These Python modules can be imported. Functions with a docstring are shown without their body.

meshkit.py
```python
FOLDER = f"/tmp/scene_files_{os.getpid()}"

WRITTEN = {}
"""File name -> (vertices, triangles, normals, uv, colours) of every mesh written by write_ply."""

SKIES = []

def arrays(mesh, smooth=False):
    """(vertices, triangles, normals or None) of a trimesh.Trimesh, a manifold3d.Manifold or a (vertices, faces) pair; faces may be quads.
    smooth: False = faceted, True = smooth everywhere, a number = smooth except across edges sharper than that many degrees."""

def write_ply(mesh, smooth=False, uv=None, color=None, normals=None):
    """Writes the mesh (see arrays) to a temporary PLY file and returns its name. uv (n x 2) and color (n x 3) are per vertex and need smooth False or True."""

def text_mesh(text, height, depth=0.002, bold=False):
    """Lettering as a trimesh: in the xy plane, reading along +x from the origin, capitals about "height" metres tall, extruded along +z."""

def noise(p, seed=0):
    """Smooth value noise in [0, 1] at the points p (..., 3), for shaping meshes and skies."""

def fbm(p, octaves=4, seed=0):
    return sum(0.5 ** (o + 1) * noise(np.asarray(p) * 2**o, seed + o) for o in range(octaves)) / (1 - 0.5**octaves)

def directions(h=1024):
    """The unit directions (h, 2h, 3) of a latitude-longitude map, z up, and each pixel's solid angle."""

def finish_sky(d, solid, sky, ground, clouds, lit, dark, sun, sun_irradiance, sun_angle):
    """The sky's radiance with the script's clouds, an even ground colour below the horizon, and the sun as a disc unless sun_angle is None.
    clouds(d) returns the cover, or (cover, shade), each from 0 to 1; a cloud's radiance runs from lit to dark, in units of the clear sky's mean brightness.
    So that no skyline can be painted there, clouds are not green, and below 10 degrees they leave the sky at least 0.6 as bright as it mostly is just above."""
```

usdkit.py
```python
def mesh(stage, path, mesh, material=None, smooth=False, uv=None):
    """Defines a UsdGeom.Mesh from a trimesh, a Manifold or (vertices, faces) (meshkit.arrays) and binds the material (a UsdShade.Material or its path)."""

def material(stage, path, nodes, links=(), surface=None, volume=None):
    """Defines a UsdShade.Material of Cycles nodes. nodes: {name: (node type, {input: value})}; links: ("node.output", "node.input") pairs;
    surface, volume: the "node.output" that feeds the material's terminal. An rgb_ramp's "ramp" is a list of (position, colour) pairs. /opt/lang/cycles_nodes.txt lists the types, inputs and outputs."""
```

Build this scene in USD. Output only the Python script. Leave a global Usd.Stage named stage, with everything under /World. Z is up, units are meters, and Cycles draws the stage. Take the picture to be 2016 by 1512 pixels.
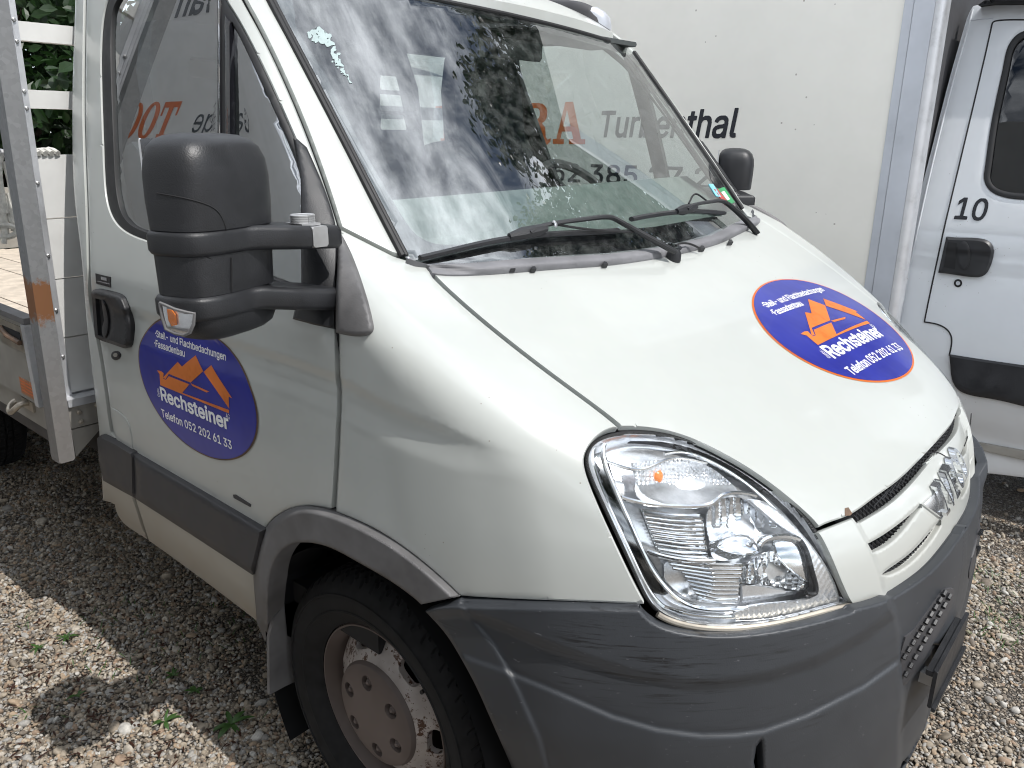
import math, random
import numpy as np, trimesh, shapely, manifold3d
from shapely.geometry import Polygon, LineString, Point
from shapely.ops import unary_union
from scipy.spatial import Delaunay
from scipy.interpolate import PchipInterpolator, CubicSpline
from pxr import Usd, UsdGeom, UsdLux, UsdShade, Gf, Sdf, Vt
import usdkit, meshkit

stage = Usd.Stage.CreateInMemory()
UsdGeom.SetStageUpAxis(stage, UsdGeom.Tokens.z)
UsdGeom.SetStageMetersPerUnit(stage, 1.0)
UsdGeom.Xform.Define(stage, '/World')
UsdGeom.Scope.Define(stage, '/World/Looks')

# ------------------------------------------------------------------ camera, sky, sun, exposure
F_PX = 1534.922
CEN = np.array([1008., 756.])
POS = np.array([1.230676, -1.862845, 1.639666])
ROT = np.array([[0.7566643344394125, 0.6537804738287584, 0.005493362140383414],
                [0.1998984887016292, -0.22333989607096758, -0.9540230002666678],
                [-0.622494722228362, 0.7229732933264229, -0.29968306247531007]])   # rows: right, down, forward
cam = UsdGeom.Camera.Define(stage, '/World/camera')
cam.CreateHorizontalApertureAttr(36.0)
cam.CreateVerticalApertureAttr(27.0)
cam.CreateFocalLengthAttr(36.0 * F_PX / 2016.)
cam.CreateClippingRangeAttr(Gf.Vec2f(0.05, 500))
cam.CreateExposureAttr(-0.06)
r_, d_, f_ = ROT
cam.AddTransformOp().Set(Gf.Matrix4d(*r_, 0, *(-d_), 0, *(-f_), 0, *POS, 1))

SUN_EL, SUN_AZ = math.radians(57), math.radians(4)          # azimuth from +x towards +y
SUN = np.array([math.cos(SUN_EL) * math.cos(SUN_AZ), math.cos(SUN_EL) * math.sin(SUN_AZ), math.sin(SUN_EL)])
sun = UsdLux.DistantLight.Define(stage, '/World/sun')
sun.CreateIntensityAttr(1.05)
sun.CreateAngleAttr(0.5)
sun.CreateNormalizeAttr(True)
sun.CreateColorAttr(Gf.Vec3f(1.0, 0.97, 0.935))
zx = SUN
xx = np.cross([0, 0, 1.], zx); xx /= np.linalg.norm(xx)
yy = np.cross(zx, xx)
sun.AddTransformOp().Set(Gf.Matrix4d(*xx, 0, *yy, 0, *zx, 0, 0, 0, 20, 1))

mat_sky = usdkit.material(stage, '/World/Looks/sky_clouds', {
    'sky': ('sky_texture', {'sky_type': 'single_scattering', 'sun_disc': False, 'sun_elevation': SUN_EL,
                            'sun_rotation': math.atan2(SUN[0], SUN[1]), 'air_density': 1.0, 'aerosol_density': 1.2}),
    'tc': ('texture_coordinate', {}),
    'map': ('mapping', {'scale': (1.0, 1.6, 2.2), 'location': (0.35, 0.2, 0.1)}),
    'n': ('noise_texture', {'scale': 3.1, 'detail': 9.0, 'roughness': 0.62, 'distortion': 0.5}),
    'r': ('rgb_ramp', {'ramp': [(0.36, (0, 0, 0)), (0.5, (0.75, 0.75, 0.75)), (0.62, (1, 1, 1))]}),
    'n2': ('noise_texture', {'scale': 6.5, 'detail': 6.0, 'roughness': 0.6}),
    'r2': ('rgb_ramp', {'ramp': [(0.36, (8., 8.8, 10.2)), (0.66, (37., 39., 41.5))]}),
    'mx': ('mix', {}),
    'bg': ('background_shader', {'strength': 0.085}),
}, [('tc.generated', 'map.vector'), ('map.vector', 'n.vector'), ('map.vector', 'n2.vector'), ('n.fac', 'r.fac'), ('n2.fac', 'r2.fac'),
    ('r.color', 'mx.fac'), ('sky.color', 'mx.color1'), ('r2.color', 'mx.color2'), ('mx.color', 'bg.color')], surface='bg.background')
dome = UsdLux.DomeLight.Define(stage, '/World/sky')
UsdShade.MaterialBindingAPI.Apply(dome.GetPrim()).Bind(mat_sky)
dome.GetPrim().SetCustomDataByKey('kind', 'structure')

# ------------------------------------------------------------------ helpers: naming, meshes
USED = {}
def numbered(path):
    k = USED.get(path, 0); USED[path] = k + 1
    return path if k == 0 else '%s_%03d' % (path, k)

def tag(path, label=None, category=None, group=None, kind=None):
    p = stage.GetPrimAtPath(path)
    for k, v in (('label', label), ('category', category), ('group', group), ('kind', kind)):
        if v: p.SetCustomDataByKey(k, v)
    return path

def thing(name, label, category, group=None, loc=(0, 0, 0)):
    path = numbered('/World/' + name)
    x = UsdGeom.Xform.Define(stage, path)
    x.AddTranslateOp().Set(Gf.Vec3d(*map(float, loc)))
    tag(path, label, category, group)
    return path

def part(parent, name, mesh, mat, smooth=32, label=None, kind=None):
    path = numbered(parent + '/' + name)
    usdkit.mesh(stage, path, mesh, '/World/Looks/' + mat, smooth=smooth)
    if label or kind: tag(path, label, kind=kind)
    return path

def box(cx, cy, cz, sx, sy, sz, bevel=0.0):
    if bevel <= 0:
        b = trimesh.creation.box((sx, sy, sz)); b.apply_translation((cx, cy, cz)); return b
    b = min(bevel, sx * .45, sy * .45, sz * .45)
    pts = []
    for a in (-1, 1):
        for c in (-1, 1):
            for d in (-1, 1):
                X, Y, Z = a * sx / 2, c * sy / 2, d * sz / 2
                pts += [(X - a * b, Y, Z), (X, Y - c * b, Z), (X, Y, Z - d * b)]
    h = trimesh.convex.convex_hull(np.array(pts)); h.apply_translation((cx, cy, cz)); return h

def rbox(x0, x1, y0, y1, z0, z1, bevel=0.0):
    return box((x0 + x1) / 2, (y0 + y1) / 2, (z0 + z1) / 2, abs(x1 - x0), abs(y1 - y0), abs(z1 - z0), bevel)

def cat(*m):
    return trimesh.util.concatenate([x for x in m])

def tube(pts, r, n=8, closed=False, flat=1.0, up=None):
    pts = np.asarray(pts, float)
    keep = np.r_[True, np.linalg.norm(np.diff(pts, axis=0), axis=1) > 1e-6]; pts = pts[keep]
    m = len(pts)
    rr = np.broadcast_to(np.asarray(r, float), (m,))
    t = np.gradient(pts, axis=0) if not closed else np.roll(pts, -1, 0) - np.roll(pts, 1, 0)
    t /= np.linalg.norm(t, axis=1)[:, None]
    ref = np.array(up if up is not None else ([0, 0, 1.] if abs(t[0][2]) < .9 else [1., 0, 0]), float)
    V = []
    a = np.linspace(0, 2 * np.pi, n, endpoint=False)
    for i in range(m):
        u = ref - t[i] * (ref @ t[i]); u /= np.linalg.norm(u); w = np.cross(t[i], u)
        if up is None: ref = u
        V.append(pts[i] + rr[i] * (np.cos(a)[:, None] * u * flat + np.sin(a)[:, None] * w))
    V = np.concatenate(V); F = []
    for i in range(m if closed else m - 1):
        j = (i + 1) % m
        for k in range(n):
            l = (k + 1) % n
            F += [(i * n + k, i * n + l, j * n + l), (i * n + k, j * n + l, j * n + k)]
    if not closed:
        V = np.vstack([V, pts[0], pts[-1]])
        for k in range(n):
            l = (k + 1) % n
            F += [(m * n, l, k), (m * n + 1, (m - 1) * n + k, (m - 1) * n + l)]
    tm = trimesh.Trimesh(V, np.array(F), process=False)
    if not closed and tm.volume < 0: tm.invert()
    return tm

def revolve(profile, n=64, axis='y', center=(0, 0, 0)):
    """closed profile of (radius, offset along axis) -> solid"""
    P = np.asarray(profile, float); m = len(P)
    a = np.linspace(0, 2 * np.pi, n, endpoint=False)
    V = np.stack([np.outer(np.cos(a), P[:, 0]), np.broadcast_to(P[:, 1], (n, m)), np.outer(np.sin(a), P[:, 0])], -1).reshape(-1, 3)
    if axis == 'z': V = V[:, [0, 2, 1]]
    if axis == 'x': V = V[:, [1, 0, 2]]
    F = []
    for i in range(n):
        j = (i + 1) % n
        for k in range(m):
            l = (k + 1) % m
            F += [(i * m + k, i * m + l, j * m + l), (i * m + k, j * m + l, j * m + k)]
    t = trimesh.Trimesh(V, np.array(F), process=True)
    t.update_faces(t.nondegenerate_faces())
    if t.volume < 0: t.invert()
    t.apply_translation(center)
    return t

def mani(t):
    return manifold3d.Manifold(manifold3d.Mesh(np.asarray(t.vertices, np.float32), np.asarray(t.faces, np.uint32)))
def tri(m):
    q = m.to_mesh(); return trimesh.Trimesh(q.vert_properties[:, :3], q.tri_verts, process=False)

def mirrored(m):
    t = trimesh.Trimesh(np.array(m.vertices) * [1, -1, 1], np.array(m.faces)[:, ::-1], process=False); return t
def both(m):
    t = cat(m, mirrored(m)); t.merge_vertices(digits_vertex=5); return t

def S(t):
    t = np.clip(t, 0, 1); return t * t * (3 - 2 * t)

def spline(pts, n=8, closed=False):
    p = np.asarray(pts, float)
    if len(p) < 3: return p
    d = np.r_[0, np.cumsum(np.sqrt(np.linalg.norm(np.diff(p, axis=0), axis=1)))]
    if closed:
        p = np.vstack([p, p[:1]]); d = np.r_[0, np.cumsum(np.sqrt(np.linalg.norm(np.diff(p, axis=0), axis=1)))]
        cs = CubicSpline(d, p, bc_type='periodic')
    else:
        cs = CubicSpline(d, p)
    q = np.concatenate([np.linspace(d[i], d[i + 1], n, endpoint=False) for i in range(len(d) - 1)] + ([] if closed else [[d[-1]]]))
    return cs(q)

# ------------------------------------------------------------------ points of the place along lines of sight
def rays(px):
    px = np.atleast_2d(np.asarray(px, float))
    d = np.c_[(px - CEN) / F_PX, np.ones(len(px))]
    return d @ ROT
def at(px, ax, val):
    d = rays(px); k = (val - POS[ax]) / d[:, ax]
    q = POS + k[:, None] * d
    return q[0] if np.ndim(px[0]) == 0 else q
def proj(P):
    q = (np.atleast_2d(P) - POS) @ ROT.T
    return CEN + F_PX * q[:, :2] / q[:, 2:]

def solve(org, d, F, off=0., k0=.35, k1=5., n=260):
    """first crossing of F = off from outside along rays"""
    N = len(d); org = np.broadcast_to(org, (N, 3)); off = np.broadcast_to(np.asarray(off, float), (N,))
    ks = np.linspace(k0, k1, n)
    lo = np.full(N, np.nan); best = np.full(N, 1e9); bk = np.full(N, k0); open_ = np.ones(N, bool)
    prev = F(org + k0 * d) - off
    for i in range(1, n):
        cur = F(org + ks[i] * d) - off
        c = open_ & (prev > 0) & (cur <= 0)
        lo[c] = ks[i - 1]; open_ &= ~c
        b = open_ & (np.abs(cur) < best); best[b] = np.abs(cur)[b]; bk[b] = ks[i]
        prev = cur
        if not open_.any(): break
    miss = np.isnan(lo)
    a = np.where(miss, bk, lo); b = np.where(miss, bk, lo + (ks[1] - ks[0]))
    for _ in range(34):
        m = (a + b) / 2
        o = F(org + m[:, None] * d) - off > 0
        a = np.where(o, m, a); b = np.where(o, b, m)
    return org + ((a + b) / 2)[:, None] * d
def onto(px, F, off=0.):
    return solve(POS, rays(px), F, off)

def grad(F, P, h=1e-4):
    g = np.stack([F(P + e) - F(P - e) for e in np.eye(3) * h], 1)
    return g / np.maximum(np.linalg.norm(g, axis=1), 1e-9)[:, None]

def resample(ring, step):
    ls = LineString(ring); n = max(4, int(math.ceil(ls.length / step)))
    keep = [np.asarray(ls.interpolate(ls.length * i / n).coords[0]) for i in range(n)]
    # retain the true corners
    R = np.asarray(ring)[:-1]
    for i in range(len(R)):
        a, b, c = R[i - 1], R[i], R[(i + 1) % len(R)]
        u, v = b - a, c - b
        if np.linalg.norm(u) < 1e-9 or np.linalg.norm(v) < 1e-9: continue
        if u @ v / np.linalg.norm(u) / np.linalg.norm(v) < .93:
            j = int(np.argmin([np.linalg.norm(k - b) for k in keep])); keep[j] = b
    return np.array(keep)

def panel(outline, F, off=0., thick=.008, step=8., bevel=.002, bpx=2.5, holes=(), seam=False):
    """a sheet with thickness cut from the surface F = off; outline in picture points"""
    poly = outline if isinstance(outline, (Polygon, shapely.MultiPolygon)) else Polygon(outline, holes)
    poly = poly.buffer(0)
    if poly.geom_type != 'Polygon': poly = max(poly.geoms, key=lambda g: g.area)
    pts, offs = [], []
    for ring in [poly.exterior, *poly.interiors]:
        r = resample(np.asarray(ring.coords), step); pts.append(r); offs.append(np.full(len(r), -bevel))
    inner = poly.buffer(-bpx) if bevel > 0 else Polygon()
    for g in getattr(inner, 'geoms', [inner]):
        if g.is_empty: continue
        for ring in [g.exterior, *g.interiors]:
            r = resample(np.asarray(ring.coords), step); pts.append(r); offs.append(np.zeros(len(r)))
    core = poly.buffer(-(bpx if bevel > 0 else 0) - step * .55)
    x0, y0, x1, y1 = poly.bounds
    gx, gy = np.meshgrid(np.arange(x0, x1, step), np.arange(y0, y1, step * .9))
    gx = gx + (np.arange(gx.shape[0]) % 2)[:, None] * step * .5
    g = np.c_[gx.ravel(), gy.ravel()]
    if not core.is_empty:
        g = g[shapely.contains_xy(core, g[:, 0], g[:, 1])]
        pts.append(g); offs.append(np.zeros(len(g)))
    P2 = np.concatenate(pts); O = np.concatenate(offs)
    T = Delaunay(P2, qhull_options='Qbb Qc QJ').simplices
    c = P2[T].mean(1)
    T = T[shapely.contains_xy(poly.buffer(.02), c[:, 0], c[:, 1])]
    ea, eb = P2[T[:, 1]] - P2[T[:, 0]], P2[T[:, 2]] - P2[T[:, 0]]; ar = np.abs(ea[:, 0] * eb[:, 1] - ea[:, 1] * eb[:, 0])
    T = T[ar > 1e-3]
    base = off(P2) if callable(off) else np.full(len(P2), off)
    P = onto(P2, F, base)
    if seam:
        sm = np.abs(P[:, 1]) < .006; O = np.where(sm, 0, O)
    P = onto(P2, F, base + O)
    if seam: P[sm, 1] = 0
    Nn = grad(F, P)
    if seam: Nn[sm, 1] = 0
    # orient front
    fn = np.cross(P[T[:, 1]] - P[T[:, 0]], P[T[:, 2]] - P[T[:, 0]])
    flip = (fn * (POS - P[T].mean(1))).sum(1) < 0
    T[flip] = T[flip][:, ::-1]
    n = len(P)
    V = np.vstack([P, P - Nn * thick]); B = T[:, ::-1] + n
    e = np.vstack([T[:, [0, 1]], T[:, [1, 2]], T[:, [2, 0]]])
    key = np.sort(e, 1); _, idx, cnt = np.unique(key, axis=0, return_index=True, return_counts=True)
    be = e[idx[cnt == 1]]
    if seam: be = be[~(sm[be[:, 0]] & sm[be[:, 1]])]
    side = np.vstack([np.c_[be[:, 1], be[:, 0], be[:, 0] + n], np.c_[be[:, 1], be[:, 0] + n, be[:, 1] + n]])
    m = trimesh.Trimesh(V, np.vstack([T, B, side]), process=False)
    m.remove_unreferenced_vertices()
    return m

def half(m):          # a panel of the near half and its twin across the middle
    return both(m)

def Z(scale, ox, oy, pts):       # points read on an enlarged piece of the picture
    return [(ox + x / scale, oy + y / scale) for x, y in pts]
Z1 = lambda p: Z(2.16, 0, 0, p)
Z2 = lambda p: Z(1.861, 0, 700, p)
Z3 = lambda p: Z(2.7, 560, 0, p)
Z4 = lambda p: Z(1.984, 1000, 0, p)
Z5 = lambda p: Z(3.086, 1100, 800, p)
Z6 = lambda p: Z(1.862, 1500, 700, p)
Z7 = lambda p: Z(2.69, 480, 950, p)
Z8 = lambda p: Z(2.749, 170, 500, p)
ZG = lambda p: Z(3.516, 1580, 780, p)
ZB = lambda p: Z(2.88, 1000, 1200, p)
ZS = lambda p: Z(5.93, 1480, 540, p)
ZW = lambda p: Z(2.8, 820, 360, p)
ZR = lambda p: Z(3.436, 1640, 0, p)
ZT = lambda p: Z(2.8, 1640, 400, p)
ZL = lambda p: Z(3.15, 0, 0, p)
ZM = lambda p: Z(2.908, 0, 460, p)

# ------------------------------------------------------------------ materials
def mat(name, nodes, links, surface='p.BSDF'):
    usdkit.material(stage, '/World/Looks/' + name, nodes, links, surface=surface)

def plain(name, color, rough=.5, metal=0., var=.12, scale=9., bump=0., bscale=120., coat=0., spec=.5, coat_rough=.05):
    c = np.array(color)
    n = {'tc': ('texture_coordinate', {}), 'g': ('geometry', {}),
         'n': ('noise_texture', {'scale': scale, 'detail': 6., 'roughness': .6}),
         'r': ('rgb_ramp', {'ramp': [(.3, tuple(c * (1 - var))), (.7, tuple(np.minimum(1, c * (1 + var))))]}),
         'rr': ('map_range', {'from_min': .3, 'from_max': .7, 'to_min': max(.02, rough - .08), 'to_max': min(1, rough + .10)}),
         'p': ('principled_bsdf', {'metallic': metal, 'coat_weight': coat, 'coat_roughness': coat_rough, 'specular_ior_level': spec})}
    l = [('g.position', 'n.vector'), ('n.fac', 'r.fac'), ('r.color', 'p.base_color'), ('n.fac', 'rr.value'), ('rr.result', 'p.roughness')]
    if bump:
        n['bn'] = ('noise_texture', {'scale': bscale, 'detail': 3.})
        n['b'] = ('bump', {'strength': bump, 'distance': .002})
        l += [('g.position', 'bn.vector'), ('bn.fac', 'b.height'), ('b.normal', 'p.normal')]
    mat(name, n, l)

def paint(name, color, dirt, dirt_z=(.95, .45), dirt_amount=.75, speck=46., coat=.55):
    """white lacquer with road dust thickening towards the sill, fine specks and faint streaks"""
    mat(name, {
        'g': ('geometry', {}), 'sep': ('separate_xyz', {}),
        'n': ('noise_texture', {'scale': 2.3, 'detail': 7., 'roughness': .65}),
        'nf': ('noise_texture', {'scale': 60., 'detail': 3.}),
        'z': ('map_range', {'from_min': dirt_z[0], 'from_max': dirt_z[1], 'to_min': 0., 'to_max': 1., 'clamp': True}),
        'nz': ('map_range', {'from_min': .3, 'from_max': .7, 'to_min': .35, 'to_max': 1.1}),
        'm1': ('math', {'math_type': 'multiply'}),
        'm2': ('math', {'math_type': 'multiply', 'value2': dirt_amount}),
        'base': ('rgb_ramp', {'ramp': [(.3, tuple(np.array(color) * .93)), (.62, tuple(color))]}),
        'v': ('voronoi_texture', {'scale': speck, 'randomness': 1.}),
        'vs': ('math', {'math_type': 'less_than', 'value2': .075}),
        'wn': ('math', {'math_type': 'greater_than', 'value2': .57}),
        'sp': ('math', {'math_type': 'multiply'}),
        'sp2': ('math', {'math_type': 'multiply', 'value2': .55}),
        'mx': ('mix', {'color2': dirt}), 'mx2': ('mix', {'color2': (.16, .12, .09)}),
        'rr': ('map_range', {'from_min': 0., 'from_max': 1., 'to_min': .30, 'to_max': .75}),
        'cm': ('map_range', {'from_min': 0., 'from_max': .6, 'to_min': coat, 'to_max': 0., 'clamp': True}),
        'p': ('principled_bsdf', {'coat_roughness': .06}),
    }, [('g.position', 'n.vector'), ('g.position', 'nf.vector'), ('g.position', 'sep.vector'), ('sep.z', 'z.value'), ('n.fac', 'nz.value'),
        ('z.result', 'm1.value1'), ('nz.result', 'm1.value2'), ('m1.value', 'm2.value1'), ('n.fac', 'base.fac'), ('base.color', 'mx.color1'), ('m2.value', 'mx.fac'),
        ('g.position', 'v.vector'), ('v.distance', 'vs.value1'), ('n.fac', 'wn.value1'), ('vs.value', 'sp.value1'), ('wn.value', 'sp.value2'), ('sp.value', 'sp2.value1'),
        ('mx.color', 'mx2.color1'), ('sp2.value', 'mx2.fac'), ('mx2.color', 'p.base_color'), ('m2.value', 'rr.value'), ('rr.result', 'p.roughness'),
        ('m2.value', 'cm.value'), ('cm.result', 'p.coat_weight')])

paint('white_paint', (.468, .485, .462), (.33, .27, .20))
paint('truck_paint', (.66, .685, .71), (.40, .37, .33), (.9, .4), .5)
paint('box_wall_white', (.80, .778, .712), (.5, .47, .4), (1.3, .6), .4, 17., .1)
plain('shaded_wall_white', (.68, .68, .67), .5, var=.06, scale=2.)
plain('black_plastic', (.014, .0145, .0165), .45, var=.35, scale=14., bump=.25, bscale=420.)
plain('black_rubber', (.012, .012, .013), .55, var=.3, scale=20.)
plain('dark_inside', (.010, .010, .011), .8, var=.2)
plain('gloss_black', (.008, .008, .010), .06, var=.2, scale=5., coat=.6)
plain('cowl_plastic', (.17, .17, .18), .6, var=.18, scale=14., bump=.15, bscale=300.)
plain('grey_plastic', (.128, .125, .126), .55, var=.3, scale=10., bump=.15, bscale=300.)
plain('moulding_plastic', (.045, .044, .047), .55, var=.2, scale=9., bump=.2, bscale=380.)
plain('seat_cloth', (.035, .042, .05), .85, var=.25, scale=30.)
plain('inner_trim', (.055, .062, .062), .7, var=.12, scale=10.)
plain('dash_plastic', (.15, .175, .165), .6, var=.12, scale=18.)
plain('chrome', (.88, .89, .90), .06, .97, var=.04, scale=4.)
plain('satin_chrome', (.82, .83, .85), .22, .88, var=.06, scale=8.)
plain('aluminium', (.60, .61, .63), .38, .55, var=.10, scale=11.)
plain('white_board', (.68, .68, .66), .45, var=.07, scale=7.)
plain('steel_profile', (.51, .53, .57), .40, .35, var=.08, scale=5.)
plain('dirty_aluminium', (.30, .285, .255), .6, .15, var=.22, scale=6.)
plain('tarnished_tin', (.42, .38, .32), .45, .8, var=.3, scale=9.)
plain('dark_reflection_chrome', (.22, .225, .23), .08, 1., var=.05)  # chrome with its dark mirrored surroundings put into the colour
plain('orange_film', (.62, .13, .015), .35, var=.06, scale=8.)
plain('orange_plastic', (.75, .20, .02), .25, var=.1, coat=.3)
plain('lettering_black', (.012, .013, .018), .4, var=.1)
plain('lettering_orange', (.60, .125, .012), .4, var=.06)
plain('film_white', (.80, .80, .80), .35, var=.03)
plain('film_brown', (.13, .08, .05), .6, var=.5, scale=22.)
plain('sticker_orange', (.60, .16, .025), .35, var=.15, scale=12.)
plain('weathered_wood', (.50, .43, .35), .8, var=.22, scale=14., bump=.5, bscale=60.)
plain('rope_fibre', (.55, .54, .50), .9, var=.25, scale=60.)
plain('bark', (.06, .045, .035), .9, var=.3, scale=20., bump=.6, bscale=40.)
plain('faded_sticker', (.42, .17, .08), .5, var=.25, scale=20.)
plain('residue_white', (.33, .41, .41), .6, var=.12, scale=40.)
plain('film_green', (.03, .28, .10), .4, var=.3, scale=40.)
plain('film_red', (.45, .05, .05), .4, var=.3, scale=40.)
plain('film_cyan', (.2, .55, .65), .4, var=.3, scale=40.)
plain('chain_steel', (.45, .45, .45), .4, .8, var=.2)
plain('hub_brown', (.105, .082, .073), .62, var=.15, scale=14.)
plain('asphalt_dark', (.03, .028, .025), .9)

# faded navy film of the round stickers
mat('film_blue', {'g': ('geometry', {}), 'n': ('noise_texture', {'scale': 7., 'detail': 6.}), 'r': ('rgb_ramp', {'ramp': [(.3, (.018, .022, .215)), (.7, (.026, .034, .29))]}),
                  'p': ('principled_bsdf', {'roughness': .28, 'coat_weight': .4, 'coat_roughness': .12}), 'w': ('noise_texture', {'scale': 16., 'detail': 2.}), 'b': ('bump', {'strength': .10, 'distance': .01})},
    [('g.position', 'n.vector'), ('n.fac', 'r.fac'), ('r.color', 'p.base_color'), ('g.position', 'w.vector'), ('w.fac', 'b.height'), ('b.normal', 'p.normal')])

# scuffed bumper plastic: stretched scratches
mat('bumper_plastic', {
    'g': ('geometry', {}), 'mp': ('mapping', {'scale': (5., 5., 95.), 'rotation': (0., .10, .0)}),
    'n': ('noise_texture', {'scale': 1.6, 'detail': 8., 'roughness': .7}),
    'big': ('noise_texture', {'scale': 3.2, 'detail': 4.}),
    'sc': ('rgb_ramp', {'ramp': [(.53, (0, 0, 0)), (.63, (1, 1, 1))]}),
    'bm': ('rgb_ramp', {'ramp': [(.50, (0, 0, 0)), (.62, (1, 1, 1))]}),
    'ml': ('mix', {'mix_type': 'multiply', 'fac': 1.0}),
    'mp2': ('mapping', {'scale': (26., 26., 60.), 'rotation': (.5, .4, .2)}),
    'n2': ('noise_texture', {'scale': 2.2, 'detail': 5.}),
    'sc2': ('rgb_ramp', {'ramp': [(.68, (0, 0, 0)), (.74, (.55, .55, .55))]}),
    'base': ('rgb_ramp', {'ramp': [(.3, (.026, .0285, .033)), (.7, (.043, .047, .053))]}),
    'mx': ('mix', {'color2': (.012, .012, .013)}), 'mx2': ('mix', {'color2': (.16, .16, .17)}),
    'fn': ('noise_texture', {'scale': 420., 'detail': 2.}), 'b': ('bump', {'strength': .18, 'distance': .001}),
    'p': ('principled_bsdf', {'roughness': .47}),
}, [('g.position', 'mp.vector'), ('mp.vector', 'n.vector'), ('g.position', 'big.vector'), ('n.fac', 'sc.fac'), ('big.fac', 'bm.fac'), ('sc.color', 'ml.color1'), ('bm.color', 'ml.color2'),
    ('big.fac', 'base.fac'), ('base.color', 'mx.color1'), ('ml.color', 'mx.fac'), ('g.position', 'mp2.vector'), ('mp2.vector', 'n2.vector'), ('n2.fac', 'sc2.fac'),
    ('mx.color', 'mx2.color1'), ('sc2.color', 'mx2.fac'), ('mx2.color', 'p.base_color'), ('g.position', 'fn.vector'), ('fn.fac', 'b.height'), ('b.normal', 'p.normal')])

# galvanised post with a rusty patch
mat('galvanised_post', {
    'g': ('geometry', {}), 'sep': ('separate_xyz', {}), 'v': ('voronoi_texture', {'scale': 80.}),
    'base': ('rgb_ramp', {'ramp': [(0., (.19, .195, .20)), (1., (.24, .245, .25))]}),
    'n': ('noise_texture', {'scale': 22., 'detail': 6., 'roughness': .7}),
    'd': ('math', {'math_type': 'subtract', 'value2': 1.175}), 'ab': ('math', {'math_type': 'absolute'}),
    'h': ('map_range', {'from_min': .02, 'from_max': .10, 'to_min': .62, 'to_max': 0., 'clamp': True}),
    'ad': ('math', {'math_type': 'add'}), 'th': ('rgb_ramp', {'ramp': [(.78, (0, 0, 0)), (.9, (1, 1, 1))]}),
    'mx': ('mix', {'color2': (.22, .10, .045)}), 'low': ('map_range', {'from_min': 1.15, 'from_max': .8, 'to_min': 0., 'to_max': .35, 'clamp': True}), 'mx2': ('mix', {'color2': (.20, .16, .125)}),
    'p': ('principled_bsdf', {'roughness': .6, 'metallic': .25}),
}, [('g.position', 'v.vector'), ('v.color', 'base.fac'), ('g.position', 'n.vector'), ('g.position', 'sep.vector'), ('sep.z', 'd.value1'), ('d.value', 'ab.value1'), ('ab.value', 'h.value'),
    ('h.result', 'ad.value1'), ('n.fac', 'ad.value2'), ('ad.value', 'th.fac'), ('base.color', 'mx2.color1'), ('sep.z', 'low.value'), ('low.result', 'mx2.fac'), ('mx2.color', 'mx.color1'), ('th.color', 'mx.fac'), ('mx.color', 'p.base_color')])

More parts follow.
